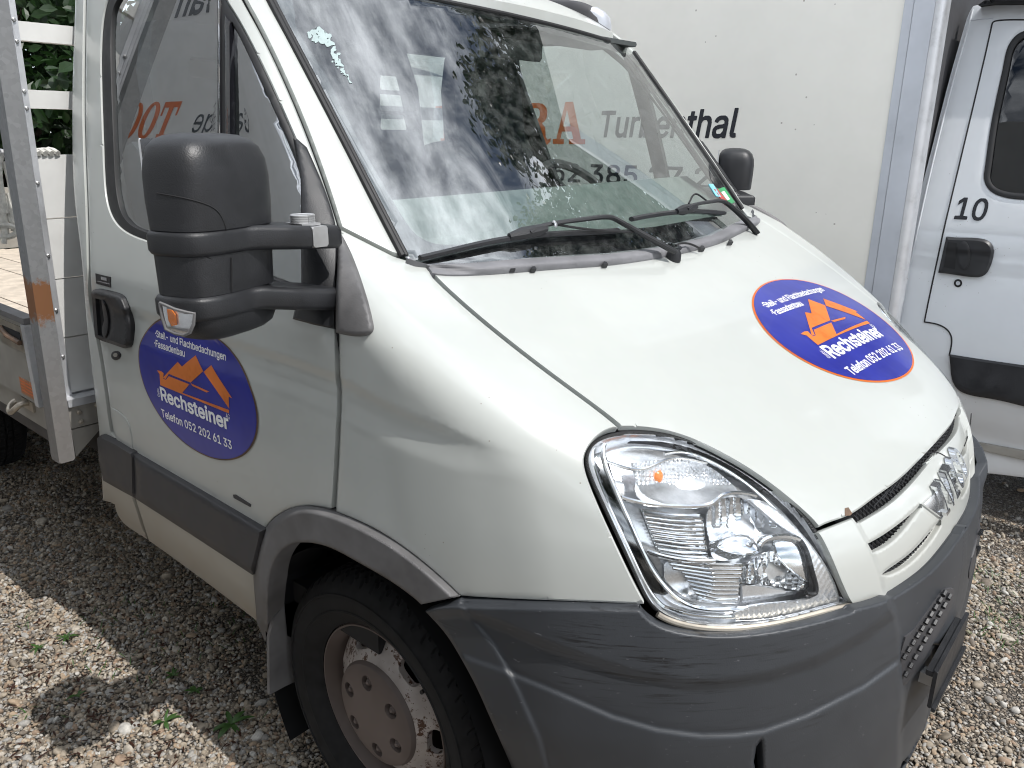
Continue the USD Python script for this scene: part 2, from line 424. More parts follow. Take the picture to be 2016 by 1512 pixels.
# wheel disc: chipped silver paint with rust
mat('wheel_silver', {
    'g': ('geometry', {}), 'n': ('noise_texture', {'scale': 75., 'detail': 5., 'roughness': .7}), 'n2': ('noise_texture', {'scale': 14., 'detail': 4.}),
    'a': ('math', {'math_type': 'multiply_add', 'value2': .45}), 'th': ('rgb_ramp', {'ramp': [(.765, (0, 0, 0)), (.83, (1, 1, 1))]}),
    'base': ('rgb_ramp', {'ramp': [(.3, (.30, .27, .25)), (.7, (.48, .44, .42))]}), 'mx': ('mix', {'color2': (.075, .035, .02)}),
    'p': ('principled_bsdf', {'roughness': .5, 'metallic': .25})},
    [('g.position', 'n.vector'), ('g.position', 'n2.vector'), ('n2.fac', 'a.value1'), ('n.fac', 'a.value3'), ('a.value', 'th.fac'), ('n2.fac', 'base.fac'), ('base.color', 'mx.color1'), ('th.color', 'mx.fac'), ('mx.color', 'p.base_color')])

# tyre rubber
plain('tyre_rubber', (.015, .015, .0155), .85, spec=.25, var=.5, scale=22., bump=.35, bscale=240.)

# glass: clear part and a fresnel reflection
def glass(name, tint, ior=1.52, rough=0.0, dust=0.0, refl=(1, 1, 1)):   # tint and reflection act once per pane, at the face the light enters by
    n = {'t': ('transparent_bsdf', {'color': tint}), 'gl': ('glossy_bsdf', {'color': refl, 'roughness': rough}), 'f': ('fresnel', {'IOR': ior}), 'm': ('mix_closure', {})}
    n.update({'bf': ('geometry', {}), 'inv': ('math', {'math_type': 'subtract', 'value1': 1.0}), 'ff': ('math', {'math_type': 'multiply'}), 'tc': ('mix', {'color1': tint, 'color2': (1, 1, 1)})})
    l = [('bf.backfacing', 'inv.value2'), ('f.fac', 'ff.value1'), ('inv.value', 'ff.value2'), ('ff.value', 'm.fac'), ('bf.backfacing', 'tc.fac'), ('tc.color', 't.color'), ('t.BSDF', 'm.closure1'), ('gl.BSDF', 'm.closure2')]
    s = 'm.closure'
    if dust:
        n.update({'g': ('geometry', {}), 'n': ('noise_texture', {'scale': 30., 'detail': 8., 'roughness': .75}), 'r': ('rgb_ramp', {'ramp': [(.45, (0, 0, 0)), (.75, (dust,) * 3)]}),
                  'd': ('principled_bsdf', {'base_color': (.5, .5, .47), 'roughness': .9}), 'm2': ('mix_closure', {})})
        l += [('g.position', 'n.vector'), ('n.fac', 'r.fac'), ('r.color', 'm2.fac'), ('m.closure', 'm2.closure1'), ('d.BSDF', 'm2.closure2')]
        s = 'm2.closure'
    mat(name, n, l, surface=s)
glass('windscreen_glass', (.88, .95, .92), 2.7, dust=.05)
glass('side_glass', (.80, .87, .87), 3.4, dust=.02)
glass('truck_glass', (.25, .27, .29), 1.65)
glass('lamp_lens', (.96, .97, .97), 1.38)
glass('indicator_lens', (.93, .93, .93), 1.45)

def leaf(name, a, b):
    mat(name, {'oi': ('geometry', {}), 'r': ('rgb_ramp', {'ramp': [(0., a), (1., b)]}), 'p': ('principled_bsdf', {'roughness': .42}), 'tr': ('translucent_bsdf', {}), 'm': ('mix_closure', {'fac': .35})},
        [('oi.random_per_island', 'r.fac'), ('r.color', 'p.base_color'), ('r.color', 'tr.color'), ('p.BSDF', 'm.closure1'), ('tr.BSDF', 'm.closure2')], surface='m.closure')
leaf('leaf_green', (.018, .045, .012), (.075, .14, .03))
leaf('leaf_dark', (.012, .028, .010), (.035, .07, .02))
leaf('weed_green', (.06, .13, .03), (.12, .20, .05))
leaf('litter_brown', (.06, .025, .015), (.13, .06, .03))

# gravel sheet below the loose stones
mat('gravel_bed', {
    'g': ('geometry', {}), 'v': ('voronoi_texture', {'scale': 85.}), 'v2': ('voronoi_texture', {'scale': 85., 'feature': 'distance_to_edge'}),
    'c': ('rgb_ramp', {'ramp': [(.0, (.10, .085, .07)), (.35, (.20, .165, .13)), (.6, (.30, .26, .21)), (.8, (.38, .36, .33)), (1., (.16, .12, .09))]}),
    'e': ('rgb_ramp', {'ramp': [(0., (.25, .25, .25)), (.18, (1, 1, 1))]}), 'mx': ('mix', {'mix_type': 'multiply', 'fac': 1.}),  # e darkens the gaps between stones: crevice shade put into the colour
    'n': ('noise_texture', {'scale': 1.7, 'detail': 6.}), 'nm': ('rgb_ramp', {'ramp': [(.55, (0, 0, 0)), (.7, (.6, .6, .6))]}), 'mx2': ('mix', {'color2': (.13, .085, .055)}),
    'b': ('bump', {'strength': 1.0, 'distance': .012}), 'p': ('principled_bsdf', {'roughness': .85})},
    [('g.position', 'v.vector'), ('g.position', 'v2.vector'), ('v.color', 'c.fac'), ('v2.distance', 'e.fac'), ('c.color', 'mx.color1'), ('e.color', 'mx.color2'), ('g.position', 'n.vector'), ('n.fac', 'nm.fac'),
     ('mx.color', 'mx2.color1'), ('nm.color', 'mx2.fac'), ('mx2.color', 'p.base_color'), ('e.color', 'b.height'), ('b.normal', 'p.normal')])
STONES = [(.36, .305, .235), (.28, .235, .18), (.43, .385, .32), (.21, .175, .135), (.33, .315, .29), (.28, .20, .14), (.47, .45, .41), (.36, .27, .185), (.17, .14, .11), (.25, .235, .215)]
for i, c in enumerate(STONES):
    plain('stone_' + ['buff', 'tan', 'cream', 'umber', 'grey', 'sienna', 'white', 'ochre', 'brown', 'slate'][i], np.array(c) * .92, .75, var=.28, scale=90.)
STONE_NAMES = ['buff', 'tan', 'cream', 'umber', 'grey', 'sienna', 'white', 'ochre', 'brown', 'slate']
# ------------------------------------------------------------------ the cab's surfaces (x forward, y towards its left, z up)
def smax(a, b, k):
    h = np.clip(.5 + .5 * (a - b) / k, 0, 1)
    return b + (a - b) * h + k * h * (1 - h)

PLAN = np.array([(.95, 0), (.943, .15), (.923, .3), (.888, .45), (.840, .58), (.75, .725), (.64, .835), (.525, .91), (.4, .953), (.25, .98), (.1, .989), (0, .99)])
_th = np.arctan2(PLAN[:, 1], PLAN[:, 0]); _rr = np.hypot(PLAN[:, 0], PLAN[:, 1])
PLAN_R = PchipInterpolator(np.r_[-_th[1], _th], np.r_[_rr[1], _rr])
NOSE_G = PchipInterpolator([.0, .70, .78, .85, .92, .97, 1.02, 1.08, 1.2, 1.6], [.985, .975, .968, .955, .935, .915, .885, .85, .80, .75])
NOSE_B = PchipInterpolator([.0, .14, .24, .34, .45, .58, .70, .80, .90, 1.2], [.93, .95, .975, .99, .998, 1.0, .997, .985, .965, .95])

def side_w(z, x):
    w = .99 - .035 * np.clip((.62 - z) / .16, 0, 1.5) ** 1.6 - .133 * (np.clip(z - 1.28, 0, None) / .6) ** 1.15
    top = np.interp(x, [-.1, .03, .2, .32, .41, .47], [1.205, 1.2, 1.168, 1.147, 1.13, 1.115]); bt = np.interp(x, [-.1, .03, .2, .32, .41, .47], [1.105, 1.103, 1.085, 1.076, 1.085, 1.100])
    t = (z - bt) / (top - bt)
    prof = np.interp(t, [0., .12, .3, .55, .8, .93, 1.], [0., .10, .45, .88, 1., .65, 0.])
    return w - .0065 * prof * S((.475 - x) / .24)

def f_plan(P, nose):
    x, y, z = P[:, 0], np.abs(P[:, 1]), P[:, 2]
    yn = y * .99 / side_w(z, x)
    xn = x * .95 / nose(z)
    th = np.arctan2(yn, np.maximum(xn, 1e-9))
    front = np.hypot(xn, yn) - PLAN_R(np.clip(th, 0, np.pi / 2))
    return np.where(x > 0, front, yn - .99)

def f_top(P):
    x, y, z = P[:, 0], np.abs(P[:, 1]), P[:, 2]
    t = x - .19
    zb = 1.352 - .42 * t - .155 * np.clip(t, 0, None) ** 2
    zb = zb - (.02 + .10 * np.clip(x - .1, 0, None)) * (y / .8) ** 2.4
    return (z - zb) * .91

def F_low(P): return smax(f_plan(P, NOSE_G), f_top(P), .075)
def F_bump(P): return f_plan(P, NOSE_B)
def F_side(P): return f_plan(P, NOSE_G)
WS_BOW = .14
def ws_x(y, z):
    return .14 + (-.883) * (z - 1.42) - WS_BOW * (y / .8) ** 2 - .05 * ((z - 1.72) ** 2 - .09)
def F_ws(P): return (P[:, 0] - ws_x(P[:, 1], P[:, 2])) * .74
def F_roof(P):
    x, y, z = P[:, 0], P[:, 1], P[:, 2]
    return z - (2.055 + .15 * (1 - np.exp(np.minimum(0, (x + .40)) / .5)) - .07 * np.abs(y / .8) ** 2.5)
def F_cab(P): return smax(smax(F_side(P), F_ws(P), .05), F_roof(P), .07)

def F_fen(P): return np.minimum(F_low(P), F_cab(P))

def centre_px(F):
    a = np.radians(np.linspace(112 if F is F_low else 15, -38, 120)); o = np.array([.25, 0., .75])
    d = np.stack([np.cos(a), np.zeros_like(a), np.sin(a)], 1)
    q = solve(o + d * 2, -d, F, 0., 0.0, 2.0, 300)
    return proj(q)
def near_part(outline, F, holes=()):
    c = centre_px(F)
    left = Polygon(np.vstack([c, [(c[-1][0], 3000), (-900, 3000), (-900, -900), (c[0][0], -900)]])).buffer(0)
    return Polygon(outline, holes).buffer(0).intersection(left)

def along(parts):
    return [tuple(p) for s in parts for p in s]
def sp(p, n=6): return [tuple(q) for q in spline(p, n)]

VAN = thing('flatbed_truck', 'off-white flatbed truck with round blue roofer stickers on door and bonnet, filling the foreground', 'truck')

# ---- body panels
shut_front = [(664, 640), (664.5, 690), (665.5, 738), (669, 768), (668.5, 800), (666, 860), (663, 920), (658, 1000)]
bonnet_edge = sp([(853, 541), (880, 568), (960, 638), (1080, 732), (1160, 791), (1221, 838)])
lamp_top = sp([(1221, 841), (1294, 846), (1359, 864), (1424, 895), (1489, 934), (1556, 985), (1595, 1020), (1611, 1038)])
bonnet_front = sp([(1611, 1038), (1645, 1024), (1679, 1010), (1722, 979), (1765, 948), (1807, 908), (1836, 877), (1864, 840), (1884, 805), (1897, 759)])
bonnet_rear = sp([(850, 538), (950, 540), (1100, 528.5), (1201, 521), (1320, 503), (1420, 480), (1514, 447)])

m = panel(near_part(bonnet_edge + lamp_top + bonnet_front + [(1960, 500)] + bonnet_rear[::-1], F_low), F_low, 0, .012, 9, bevel=.004, bpx=3, seam=True)
part(VAN, 'bonnet', half(m), 'white_paint')

fender_out = along([[(669, 452), (776, 506), (800, 513), (842, 522)], sp([(850, 545), (877, 572), (957, 642), (1077, 736), (1157, 795), (1216, 842)]),
                    sp([(1216, 842), (1180, 856), (1157, 882), (1149, 908), (1160, 952), (1186, 1014), (1228, 1106), (1268, 1184)]), [(1267, 1189)],
                    sp([(1267, 1189), (1150, 1184), (1000, 1178), (907, 1172)]), sp([(900, 1166), (852, 1121), (785, 1069), (722, 1032), (662, 1007)]), [(662, 1000)], [(p[0] + 3.5, p[1]) for p in shut_front[::-1]]])
fen = panel(fender_out, F_fen, 0, .012, 9, bevel=.0035, bpx=3)
part(VAN, 'fender', fen, 'white_paint'); part(VAN, 'fender', mirrored(fen), 'white_paint')

window_hole = along([sp([(301, 477), (262, 463), (236, 446), (219, 420), (209, 375), (204, 278), (200, 139), (203, 50), (214, -2), (236, -32), (275, -46), (345, -55), (408, -52), (436, -28)]),
                     sp([(436, -28), (448, 5), (465, 32), (523, 143), (579, 268), (612, 345), (640, 420), (650, 480)]), [(652, 570), (600, 590), (515, 560), (420, 524)]])
door_out = along([sp([(170, -140), (171, 0), (169, 231), (176, 440), (183, 602), (197, 671), (217, 802), (224, 850)]), [(262, 893), (268, 985), (293, 1064)],
                  sp([(293, 1064), (360, 1112), (430, 1164), (508, 1224)]), [(503, 1140), (504, 1095), (520, 1048)], sp([(520, 1048), (538, 1022), (569, 1003), (606, 996), (653, 1003)]),
                  [(p[0] - 3, p[1]) for p in shut_front[::-1]], [(662, 480), (664, 445)], sp([(664, 445), (640, 370), (590, 235), (524, 88), (488, 22), (470, -12), (440, -90)]), [(400, -140)]])
door = panel(door_out, F_cab, 0, .012, 8, bevel=.0035, bpx=3, holes=[window_hole])
d1 = part(VAN, 'door', door, 'white_paint'); d2 = part(VAN, 'door', mirrored(door), 'white_paint')
trim = panel(door_out, F_cab, -.045, .006, 12, bevel=0, holes=[Polygon(window_hole).buffer(-3).exterior.coords])
part(d1, 'door_lining', trim, 'dark_inside'); part(d2, 'door_lining', mirrored(trim), 'dark_inside')

rear_strip = along([sp([(147, -140), (147, 46), (143.5, 150), (143, 300), (148, 400), (160, 500), (168, 600), (178, 700), (190, 800), (196, 856)]), [(203, 985), (222, 990)], sp([(226, 993), (240, 1026), (262, 1044), (290, 1062)]), [(264, 983), (258, 895)],
                    sp([(220, 850), (213, 802), (193, 671), (179, 602), (172, 440), (165, 231), (167, 0), (166, -140)])])
m = panel(rear_strip, F_cab, -.0005, .012, 8, bevel=.004, bpx=3)
part(VAN, 'cab_rear_corner', m, 'white_paint'); part(VAN, 'cab_rear_corner', mirrored(m), 'white_paint')
flap = sp(Z8([(132, 832), (152, 840), (200, 875), (232, 930), (246, 1000), (252, 1062)])) + Z8([(165, 1010), (148, 930)])
part(VAN, 'fuel_flap', panel(flap, F_cab, .0035, .004, 6, bevel=.002, bpx=2), 'white_paint')

pillar = along([[(446, -90), (476, -12), (493, 20)], sp([(493, 20), (529, 88), (595, 235), (645, 370), (669, 446)]), [(671, 450), (776, 503), (789, 503)], sp([(789, 503), (700, 328), (620, 166), (556, 52), (527, 0), (490, -90)])])
m = panel(pillar, F_cab, 0, .012, 8, bevel=.006, bpx=5)
part(VAN, 'windscreen_pillar', m, 'white_paint'); part(VAN, 'windscreen_pillar', mirrored(m), 'white_paint')

m = panel(pillar, F_cab, -.03, .003, 12, bevel=0)
part(VAN, 'pillar_lining', m, 'moulding_plastic'); part(VAN, 'pillar_lining', mirrored(m), 'moulding_plastic')
# roof: a sheet over the whole cab, its front edge along the top of the glass
gy = np.linspace(-.68, .68, 41); gt = np.linspace(0, 1, 30)
gz_top = 2.022
P = []
for t in gt:
    for y in gy:
        x0 = ws_x(y, gz_top) + .004; P.append((x0 + (-1.2 - x0) * t ** 1.4, y, 2.8))
P = np.array(P); Q = solve(P, np.tile([0, 0, -1.], (len(P), 1)), F_cab, 0., .2, 1.4, 200)
ny, nt = len(gy), len(gt)
Fq = [(i * ny + j, (i + 1) * ny + j, (i + 1) * ny + j + 1, i * ny + j + 1) for i in range(nt - 1) for j in range(ny - 1)]
tm = trimesh.Trimesh(Q, np.array([t for a, b, c, d in Fq for t in ((a, b, c), (a, c, d))]), process=False)
if tm.face_normals[:, 2].mean() < 0: tm.invert()
under = trimesh.Trimesh(Q - [0, 0, .035], tm.faces[:, ::-1], process=False)
lip = []
for j in range(ny - 1):
    a, b = Q[j], Q[j + 1]; lip.append(trimesh.Trimesh([a, b, b - [.0, 0, .035], a - [.0, 0, .035]], [(0, 1, 2), (0, 2, 3)], process=False))
part(VAN, 'roof', cat(tm, *lip), 'white_paint', 40)
part(VAN, 'headliner', under, 'moulding_plastic')

# dark seams behind the shut lines
def seam_strip(pts, F, w=8, off=-.013):
    return panel(LineString(pts).buffer(w), F, off, .004, 7, bevel=0)
seams = cat(seam_strip([(667, 455)] + shut_front, F_low), seam_strip(bonnet_edge + lamp_top[:-15], F_low, 8), seam_strip(sp([(171, -100), (171, 0), (167, 231), (174, 440), (181, 602), (195, 671), (216, 802), (224, 850)]) + [(262, 890), (268, 985), (292, 1060)], F_cab, 6),
            seam_strip(sp([(443, -90), (473, -12), (491, 20), (527, 88), (592, 235), (643, 370), (667, 446)]) + [(700, 467), (776, 505)], F_cab, 7), panel(near_part(list(LineString(bonnet_front[7:]).buffer(8).exterior.coords), F_low), F_low, -.03, .004, 7, bevel=0))
part(VAN, 'seam_lining', cat(seams, mirrored(seams)), 'dark_inside')

# ---- windscreen
glass_out = along([sp([(560, 52), (640, 203), (720, 358), (797, 505)]), sp([(797, 505), (840, 522), (1010, 522), (1160, 508), (1290, 498), (1353, 482), (1438, 462), (1474, 446)]), sp([(1474, 446), (1464, 423), (1418, 350), (1373, 279), (1312, 188), (1256, 112), (1230, 93)]),
                   sp([(1230, 93), (1180, 77), (1116, 59), (986, 28), (834, -2), (700, -32), (540, -68)]), [(505, -70), (528, -8)]])
clear = along([sp([(582, 30), (588, 62), (640, 145), (678, 222), (756, 365), (801, 440), (822, 464), (850, 478), (886, 482), (935, 478)]), [(1100, 464), (1291, 446), (1391, 428)], sp([(1391, 428), (1438, 418), (1448, 410), (1440, 400), (1405, 345), (1364, 283), (1304, 192), (1248, 116), (1222, 104)]),
               sp([(1222, 104), (1170, 88), (1116, 73), (986, 41), (834, 12), (700, -16), (600, -34)]), sp([(600, -34), (582, -28), (576, -5), (582, 30)])])
part(VAN, 'windscreen', panel(glass_out, F_ws, 0, .0045, 16, bevel=0), 'windscreen_glass', True)
part(VAN, 'windscreen_border', panel(Polygon(glass_out, [clear]), F_ws, -.008, .002, 10, bevel=0), 'gloss_black')
gask = spline([(526, -10), (533, 4), (558, 52), (640, 208), (720, 363), (793, 504)], 8)
m = tube(onto(gask, F_cab, .000), .0075, 8)
m2 = tube(onto(gask + [7.5, -1], F_ws, .001), .005, 8)
part(VAN, 'windscreen_gasket', cat(m, m2), 'black_rubber'); part(VAN, 'windscreen_gasket', cat(mirrored(m), mirrored(m2)), 'black_rubber')
topline = spline([(540, -72), (700, -36), (834, -6), (986, 25), (1116, 56), (1170, 71), (1200, 80)], 8)
part(VAN, 'windscreen_gasket', tube(onto(topline, F_ws, .002), .006, 8), 'black_rubber')
# remains of an old sticker and a toll sticker
rng = np.random.default_rng(5)
blob = []
ax = np.array(spline(Z3([(140, 190), (215, 200), (265, 290), (310, 370), (352, 440)]), 6))
for i, q in enumerate(ax):
    w = [9, 14, 17, 15, 13, 12, 14, 13, 11, 10, 11, 10, 9, 9, 8, 7, 7, 6, 6, 5, 5, 4, 3, 3, 2, 2][min(i, 25)]
    for s in range(5):
        c = q + rng.normal(0, w * .5, 2); blob.append(Polygon([c + w * rng.uniform(.12, .42) * np.array([math.cos(a), math.sin(a)]) for a in np.linspace(0, 6.28, 8)[:-1]]).buffer(.2))
blob = unary_union(blob).buffer(.4)
for g in getattr(blob, 'geoms', [blob]):
    if g.area > 14: part(VAN, 'sticker_residue', panel(g, F_ws, .0012, .0008, 5, bevel=0), 'residue_white')
toll = part(VAN, 'toll_sticker', panel(Z(1, 0, 0, [(1413, 372), (1426, 368), (1447, 398), (1437, 402)]), F_ws, .0015, .001, 6, bevel=0), 'film_green')
part(toll, 'stripe', panel(Z(1, 0, 0, [(1405, 372), (1413, 372), (1437, 402), (1429, 404)]), F_ws, .0015, .001, 6, bevel=0), 'film_red')
part(toll, 'stripe', panel(Z(1, 0, 0, [(1395, 362), (1404, 362), (1420, 388), (1410, 386)]), F_ws, .0015, .001, 6, bevel=0), 'film_cyan')
part(toll, 'stripe', panel(Z(1, 0, 0, [(1420, 378), (1426, 376), (1437, 392), (1432, 394)]), F_ws, .0028, .001, 6, bevel=0), 'film_white')

# ---- cowl strip below the glass
cowl_px = along([[(800, 508), (838, 521)], bonnet_rear[:-4], [(1500, 440), (1470, 436)], sp([(1438, 448), (1353, 468), (1290, 485), (1160, 497), (1010, 510.5), (900, 519), (845, 521)])])
def cowl_off(p):
    e = np.interp(p[:, 0], [800, 950, 1100, 1201, 1320, 1420, 1514], [521, 540, 528, 521, 503, 480, 447])
    return .004 + .012 * S((e - p[:, 1]) / 12) - .012 * S((e - p[:, 1] - 18) / 10)
part(VAN, 'cowl', half(panel(near_part(cowl_px, F_low), F_low, cowl_off, .012, 6, bevel=.002, bpx=2, seam=True)), 'cowl_plastic')
m = panel(near_part(along([[(800, 508), (838, 525)], bonnet_rear, [(1500, 400), (1100, 440), (800, 480)]]), F_low), F_low, -.03, .004, 14, bevel=0, seam=True)
part(VAN, 'cowl_tray', half(m), 'dark_inside')
for (x, y) in Z(2.8, 820, 360, [(530, 465), (645, 465), (1040, 440), (1575, 352), (1730, 318)]):
    part(VAN, 'cowl_clip', panel([(x - 4, y + 3), (x + 6, y + 3), (x + 3, y - 2), (x - 2, y - 3)], F_low, .012, .01, 3, bevel=0), 'black_plastic')

# ---- grille
gl_out = along([ZG([(100, 945), (130, 928), (345, 842), (375, 880)]), sp(ZG([(375, 880), (560, 770), (700, 652), (880, 440), (980, 285), (1035, 180), (1080, 60), (1108, -60)])), [(1960, 700), (1960, 1000)],
                sp(ZG([(1225, 500), (1195, 640), (1130, 855), (1050, 1000), (900, 1180), (720, 1320), (600, 1392)])), ZG([(480, 1432), (365, 1460)]), sp(ZG([(350, 1450), (300, 1370), (200, 1135), (100, 945)]))[:-1]])
slot2 = sp(ZG([(452, 1020), (600, 932), (750, 815), (812, 752)])) + sp(ZG([(818, 768), (740, 870), (640, 985), (560, 1045), (484, 1080)]))
slot3 = sp(ZG([(548, 1233), (640, 1165), (760, 1072), (880, 940), (950, 862)])) + sp(ZG([(950, 892), (886, 996), (770, 1128), (668, 1204), (584, 1238)]))
def grille_off(p):
    x = ZG([(0, 0)])[0]
    e = np.interp(p[:, 1], [1030, 1070, 1090, 1130, 1161, 1175], [1687, 1709, 1718, 1734, 1739, 1746])
    return -.012 * S((p[:, 0] - e + 4) / 9)
gp = near_part(gl_out, F_low, [slot2, slot3])
part(VAN, 'grille', half(panel(gp, F_low, grille_off, .012, 4.5, bevel=.004, bpx=3, seam=True)), 'white_paint')
slot1 = bonnet_front[7:] + [(1905, 700)] + sp(ZG([(1108, -60), (1035, 180), (980, 285), (880, 440), (700, 652), (560, 770), (375, 880), (350, 846)]))
backing = [panel(near_part(Polygon(s).buffer(5), F_low), F_low, -.045, .003, 9, bevel=0) for s in (slot1, slot2, slot3)]
part(VAN, 'grille_backing', both(cat(*backing)), 'dark_inside')
wires = []
def zigzag(lo, up, n, off):
    lo = LineString(lo); up = LineString(up)
    a = [np.asarray((lo if i % 2 else up).interpolate(i / n, normalized=True).coords[0]) for i in range(n + 1)]
    b = [np.asarray((up if i % 2 else lo).interpolate(i / n, normalized=True).coords[0]) for i in range(n + 1)]
    for z in (a, b):
        w = tube(onto(np.array(z), F_low, off), .0016, 5); wires.append(w); wires.append(mirrored(w))
zigzag(ZG([(375, 885), (560, 775), (700, 657), (880, 445), (980, 290), (1030, 195)]), ZG([(350, 822), (500, 705), (650, 590), (800, 450), (900, 335), (1010, 205)]), 34, -.026)
zigzag(ZG([(484, 1082), (560, 1047), (640, 987), (740, 872), (818, 768)]), ZG([(452, 1018), (600, 930), (750, 812), (810, 752)]), 16, -.026)
zigzag(ZG([(580, 1228), (660, 1192), (760, 1114), (880, 987), (948, 887)]), ZG([(548, 1231), (640, 1163), (760, 1070), (880, 938), (948, 864)]), 20, -.026)
part(VAN, 'grille_mesh', cat(*wires), 'black_plastic')
for q in ([(912, 388), (960, 400), (1020, 440), (1050, 468)], [(1120, 345), (1150, 250), (1168, 120)]):
    part(VAN, 'grille_joint', tube(onto(np.array(spline(ZG(q), 6)), F_low, -.0115), .0014, 5), 'dark_inside')
part(VAN, 'rust_spot', panel(ZG([(295, 775), (318, 768), (345, 812), (330, 826), (296, 828)]), F_low, .0012, .001, 3, bevel=0), 'film_brown')

# badge: raised chrome letters and the chrome wedge beside them
def onto_front(yz, F, off):
    yz = np.asarray(yz, float)
    o = np.c_[np.full(len(yz), 1.6), yz]
    return solve(o, np.tile([-1., 0, 0], (len(yz), 1)), F, off, 0., 1.2, 200)
bt = meshkit.text_mesh('IVECO', .074, .010, bold=False)
bt = bt.subdivide_to_size(.02)
v = np.array(bt.vertices); w = v[:, 0].max()
u = v[:, 0] / w
yz = np.c_[-.105 + u * .24, .870 + v[:, 1] * .80 + .022 * u]
q = onto_front(yz, F_low, -.010) + np.c_[v[:, 2] * 1.3 + .002, np.zeros(len(v)), np.zeros(len(v))]
part(VAN, 'badge_lettering', trimesh.Trimesh(q, bt.faces, process=False), 'chrome', 20)
part(VAN, 'badge_wedge', panel(ZG([(822, 745), (925, 652), (975, 830), (958, 848)]), F_low, -.006, .01, 4, bevel=.004, bpx=3), 'chrome')

# ---- bumper
def bump_pt(th_deg, z):
    th = math.radians(th_deg); r = float(PLAN_R(th)); return (r * math.cos(th) * float(NOSE_B(z)) / .95, -r * math.sin(th), z)
bot = proj([bump_pt(t, .185) for t in np.linspace(62, -30, 40)])
arch_edge = sp([(837, 1203), (864, 1232), (885, 1259), (912, 1304), (937, 1351), (960, 1402), (982, 1452), (1008, 1512), (1035, 1590)])
bump_out = along([sp([(907, 1178), (1000, 1182), (1150, 1189), (1257, 1194)]), sp([(1257, 1194), (1281, 1221), (1327, 1241), (1424, 1251), (1554, 1236), (1676, 1204)]), sp([(1684, 1197), (1751, 1177), (1785, 1157), (1836, 1118), (1879, 1066), (1894, 1046)]), [(1990, 912), (1990, 1300)],
                  [tuple(b) for b in bot[::-1]], arch_edge[::-1]])
def yU(x): return np.interp(x, [837, 907, 1000, 1069, 1156, 1243, 1347, 1416, 1521, 1608, 1700, 1752, 1800], [1203, 1196, 1228, 1259, 1290, 1318, 1339, 1339, 1321, 1294, 1245, 1205, 1190])
def yL(x): return np.interp(x, [900, 1007, 1104, 1208, 1295, 1382, 1451, 1503, 1590, 1700, 1768], [1285, 1323, 1363, 1408, 1433, 1445, 1443, 1436, 1405, 1349, 1300])
def xC(y): return np.interp(y, [1180, 1205, 1242, 1307, 1382, 1450], [1749, 1758, 1768, 1771, 1776, 1770])
def xA(y): return np.interp(y, [1192, 1273, 1359, 1452, 1508, 1600], [907, 974, 1019, 1060, 1075, 1095])
def bump_off(p):
    x, y = p[:, 0], p[:, 1]
    left = 1 - S((x - xC(y) + 3) / 10)
    o = .014 + .0 * x
    o -= .013 * S((y - yU(x) + 4) / 26) * left
    o -= .0018 * np.exp(-((y - yL(x)) / 7.) ** 2) * left * S((x - xA(y)) / 14)
    o += .0045 * S((y - yL(x) + 5) / 16) * left
    o -= .022 * (1 - left)
    o += .006 * (1 - S((x - xA(y) + 6) / 14))
    o -= .012 * S((1198 - y + .02 * (x - 907)) / 12) * (x < 1260)
    return o
slit = [(1499, 1456), (1489, 1470), (1484, 1500), (1488, 1520), (1500, 1560), (1503, 1560)]
bp = near_part(bump_out, F_bump, [slit])
part(VAN, 'front_bumper', half(panel(bp, F_bump, bump_off, .02, 4.5, bevel=.005, bpx=4, seam=True)), 'bumper_plastic', 50)
m = panel(Polygon(slit).buffer(6), F_bump, -.05, .004, 6, bevel=0); part(VAN, 'bumper_backing', both(m), 'dark_inside')
pad = Z6([(663, 862), (680, 852), (703, 855), (690, 935), (640, 1035), (530, 1205), (512, 1205), (505, 1090), (560, 1005)])
pad = near_part(sp(pad, 2), F_bump)
padm = panel(pad, F_bump, -.004, .006, 6, bevel=.002, bpx=2)
pd = part(VAN, 'step_pad', padm, 'moulding_plastic'); pd2 = part(VAN, 'step_pad', mirrored(padm), 'moulding_plastic')
for a, b in (((672, 868), (520, 1110)), ((690, 880), (525, 1175))):
    for t in np.linspace(0.02, .98, 10):
        c = np.array(a) * (1 - t) + np.array(b) * t
        l = Z6([c + [-5, 7], c + [4, -9]])
        rb = tube(onto(np.array(l), F_bump, .000), .005, 6)
        part(pd, 'rib', rb, 'black_plastic'); part(pd2, 'rib', mirrored(rb), 'black_plastic')

# ---- wheel arch
fl_out = sp([(505, 1215), (499, 1140), (503, 1091), (521, 1043), (539, 1021), (569, 1002), (606, 996), (658, 1008), (722, 1036), (785, 1073), (852, 1125), (902, 1171)])
fl_in = sp([(829, 1190), (762, 1140), (696, 1102), (644, 1076), (599, 1068), (565, 1076), (540, 1106), (530, 1151), (528, 1210), (530, 1260)])
def flare_off(p):
    d = shapely.distance(shapely.points(p), LineString(fl_out))
    return .004 + .016 * S(d / 14)
m = panel([(505, 1222)] + fl_out + [(905, 1174)] + fl_in + [(521, 1262)], F_side, flare_off, .05, 4.5, bevel=.004, bpx=3)
part(VAN, 'wheel_arch_flare', m, 'grey_plastic'); part(VAN, 'wheel_arch_flare', mirrored(m), 'grey_plastic')
WZ = .345
a = np.radians(np.linspace(-25, 215, 40))
arc = np.c_[.40 * np.cos(a) + .0, WZ + .43 * np.sin(a)]
V = np.vstack([np.c_[arc[:, 0], np.full(40, -.955), arc[:, 1]], np.c_[arc[:, 0], np.full(40, -.52), arc[:, 1]], [[0, -.52, WZ]]])
Fs = [(i, i + 1, 41 + i) for i in range(39)] + [(i, 41 + i, 40 + i) for i in range(39)] + [(40 + i, 41 + i, 80) for i in range(39)]
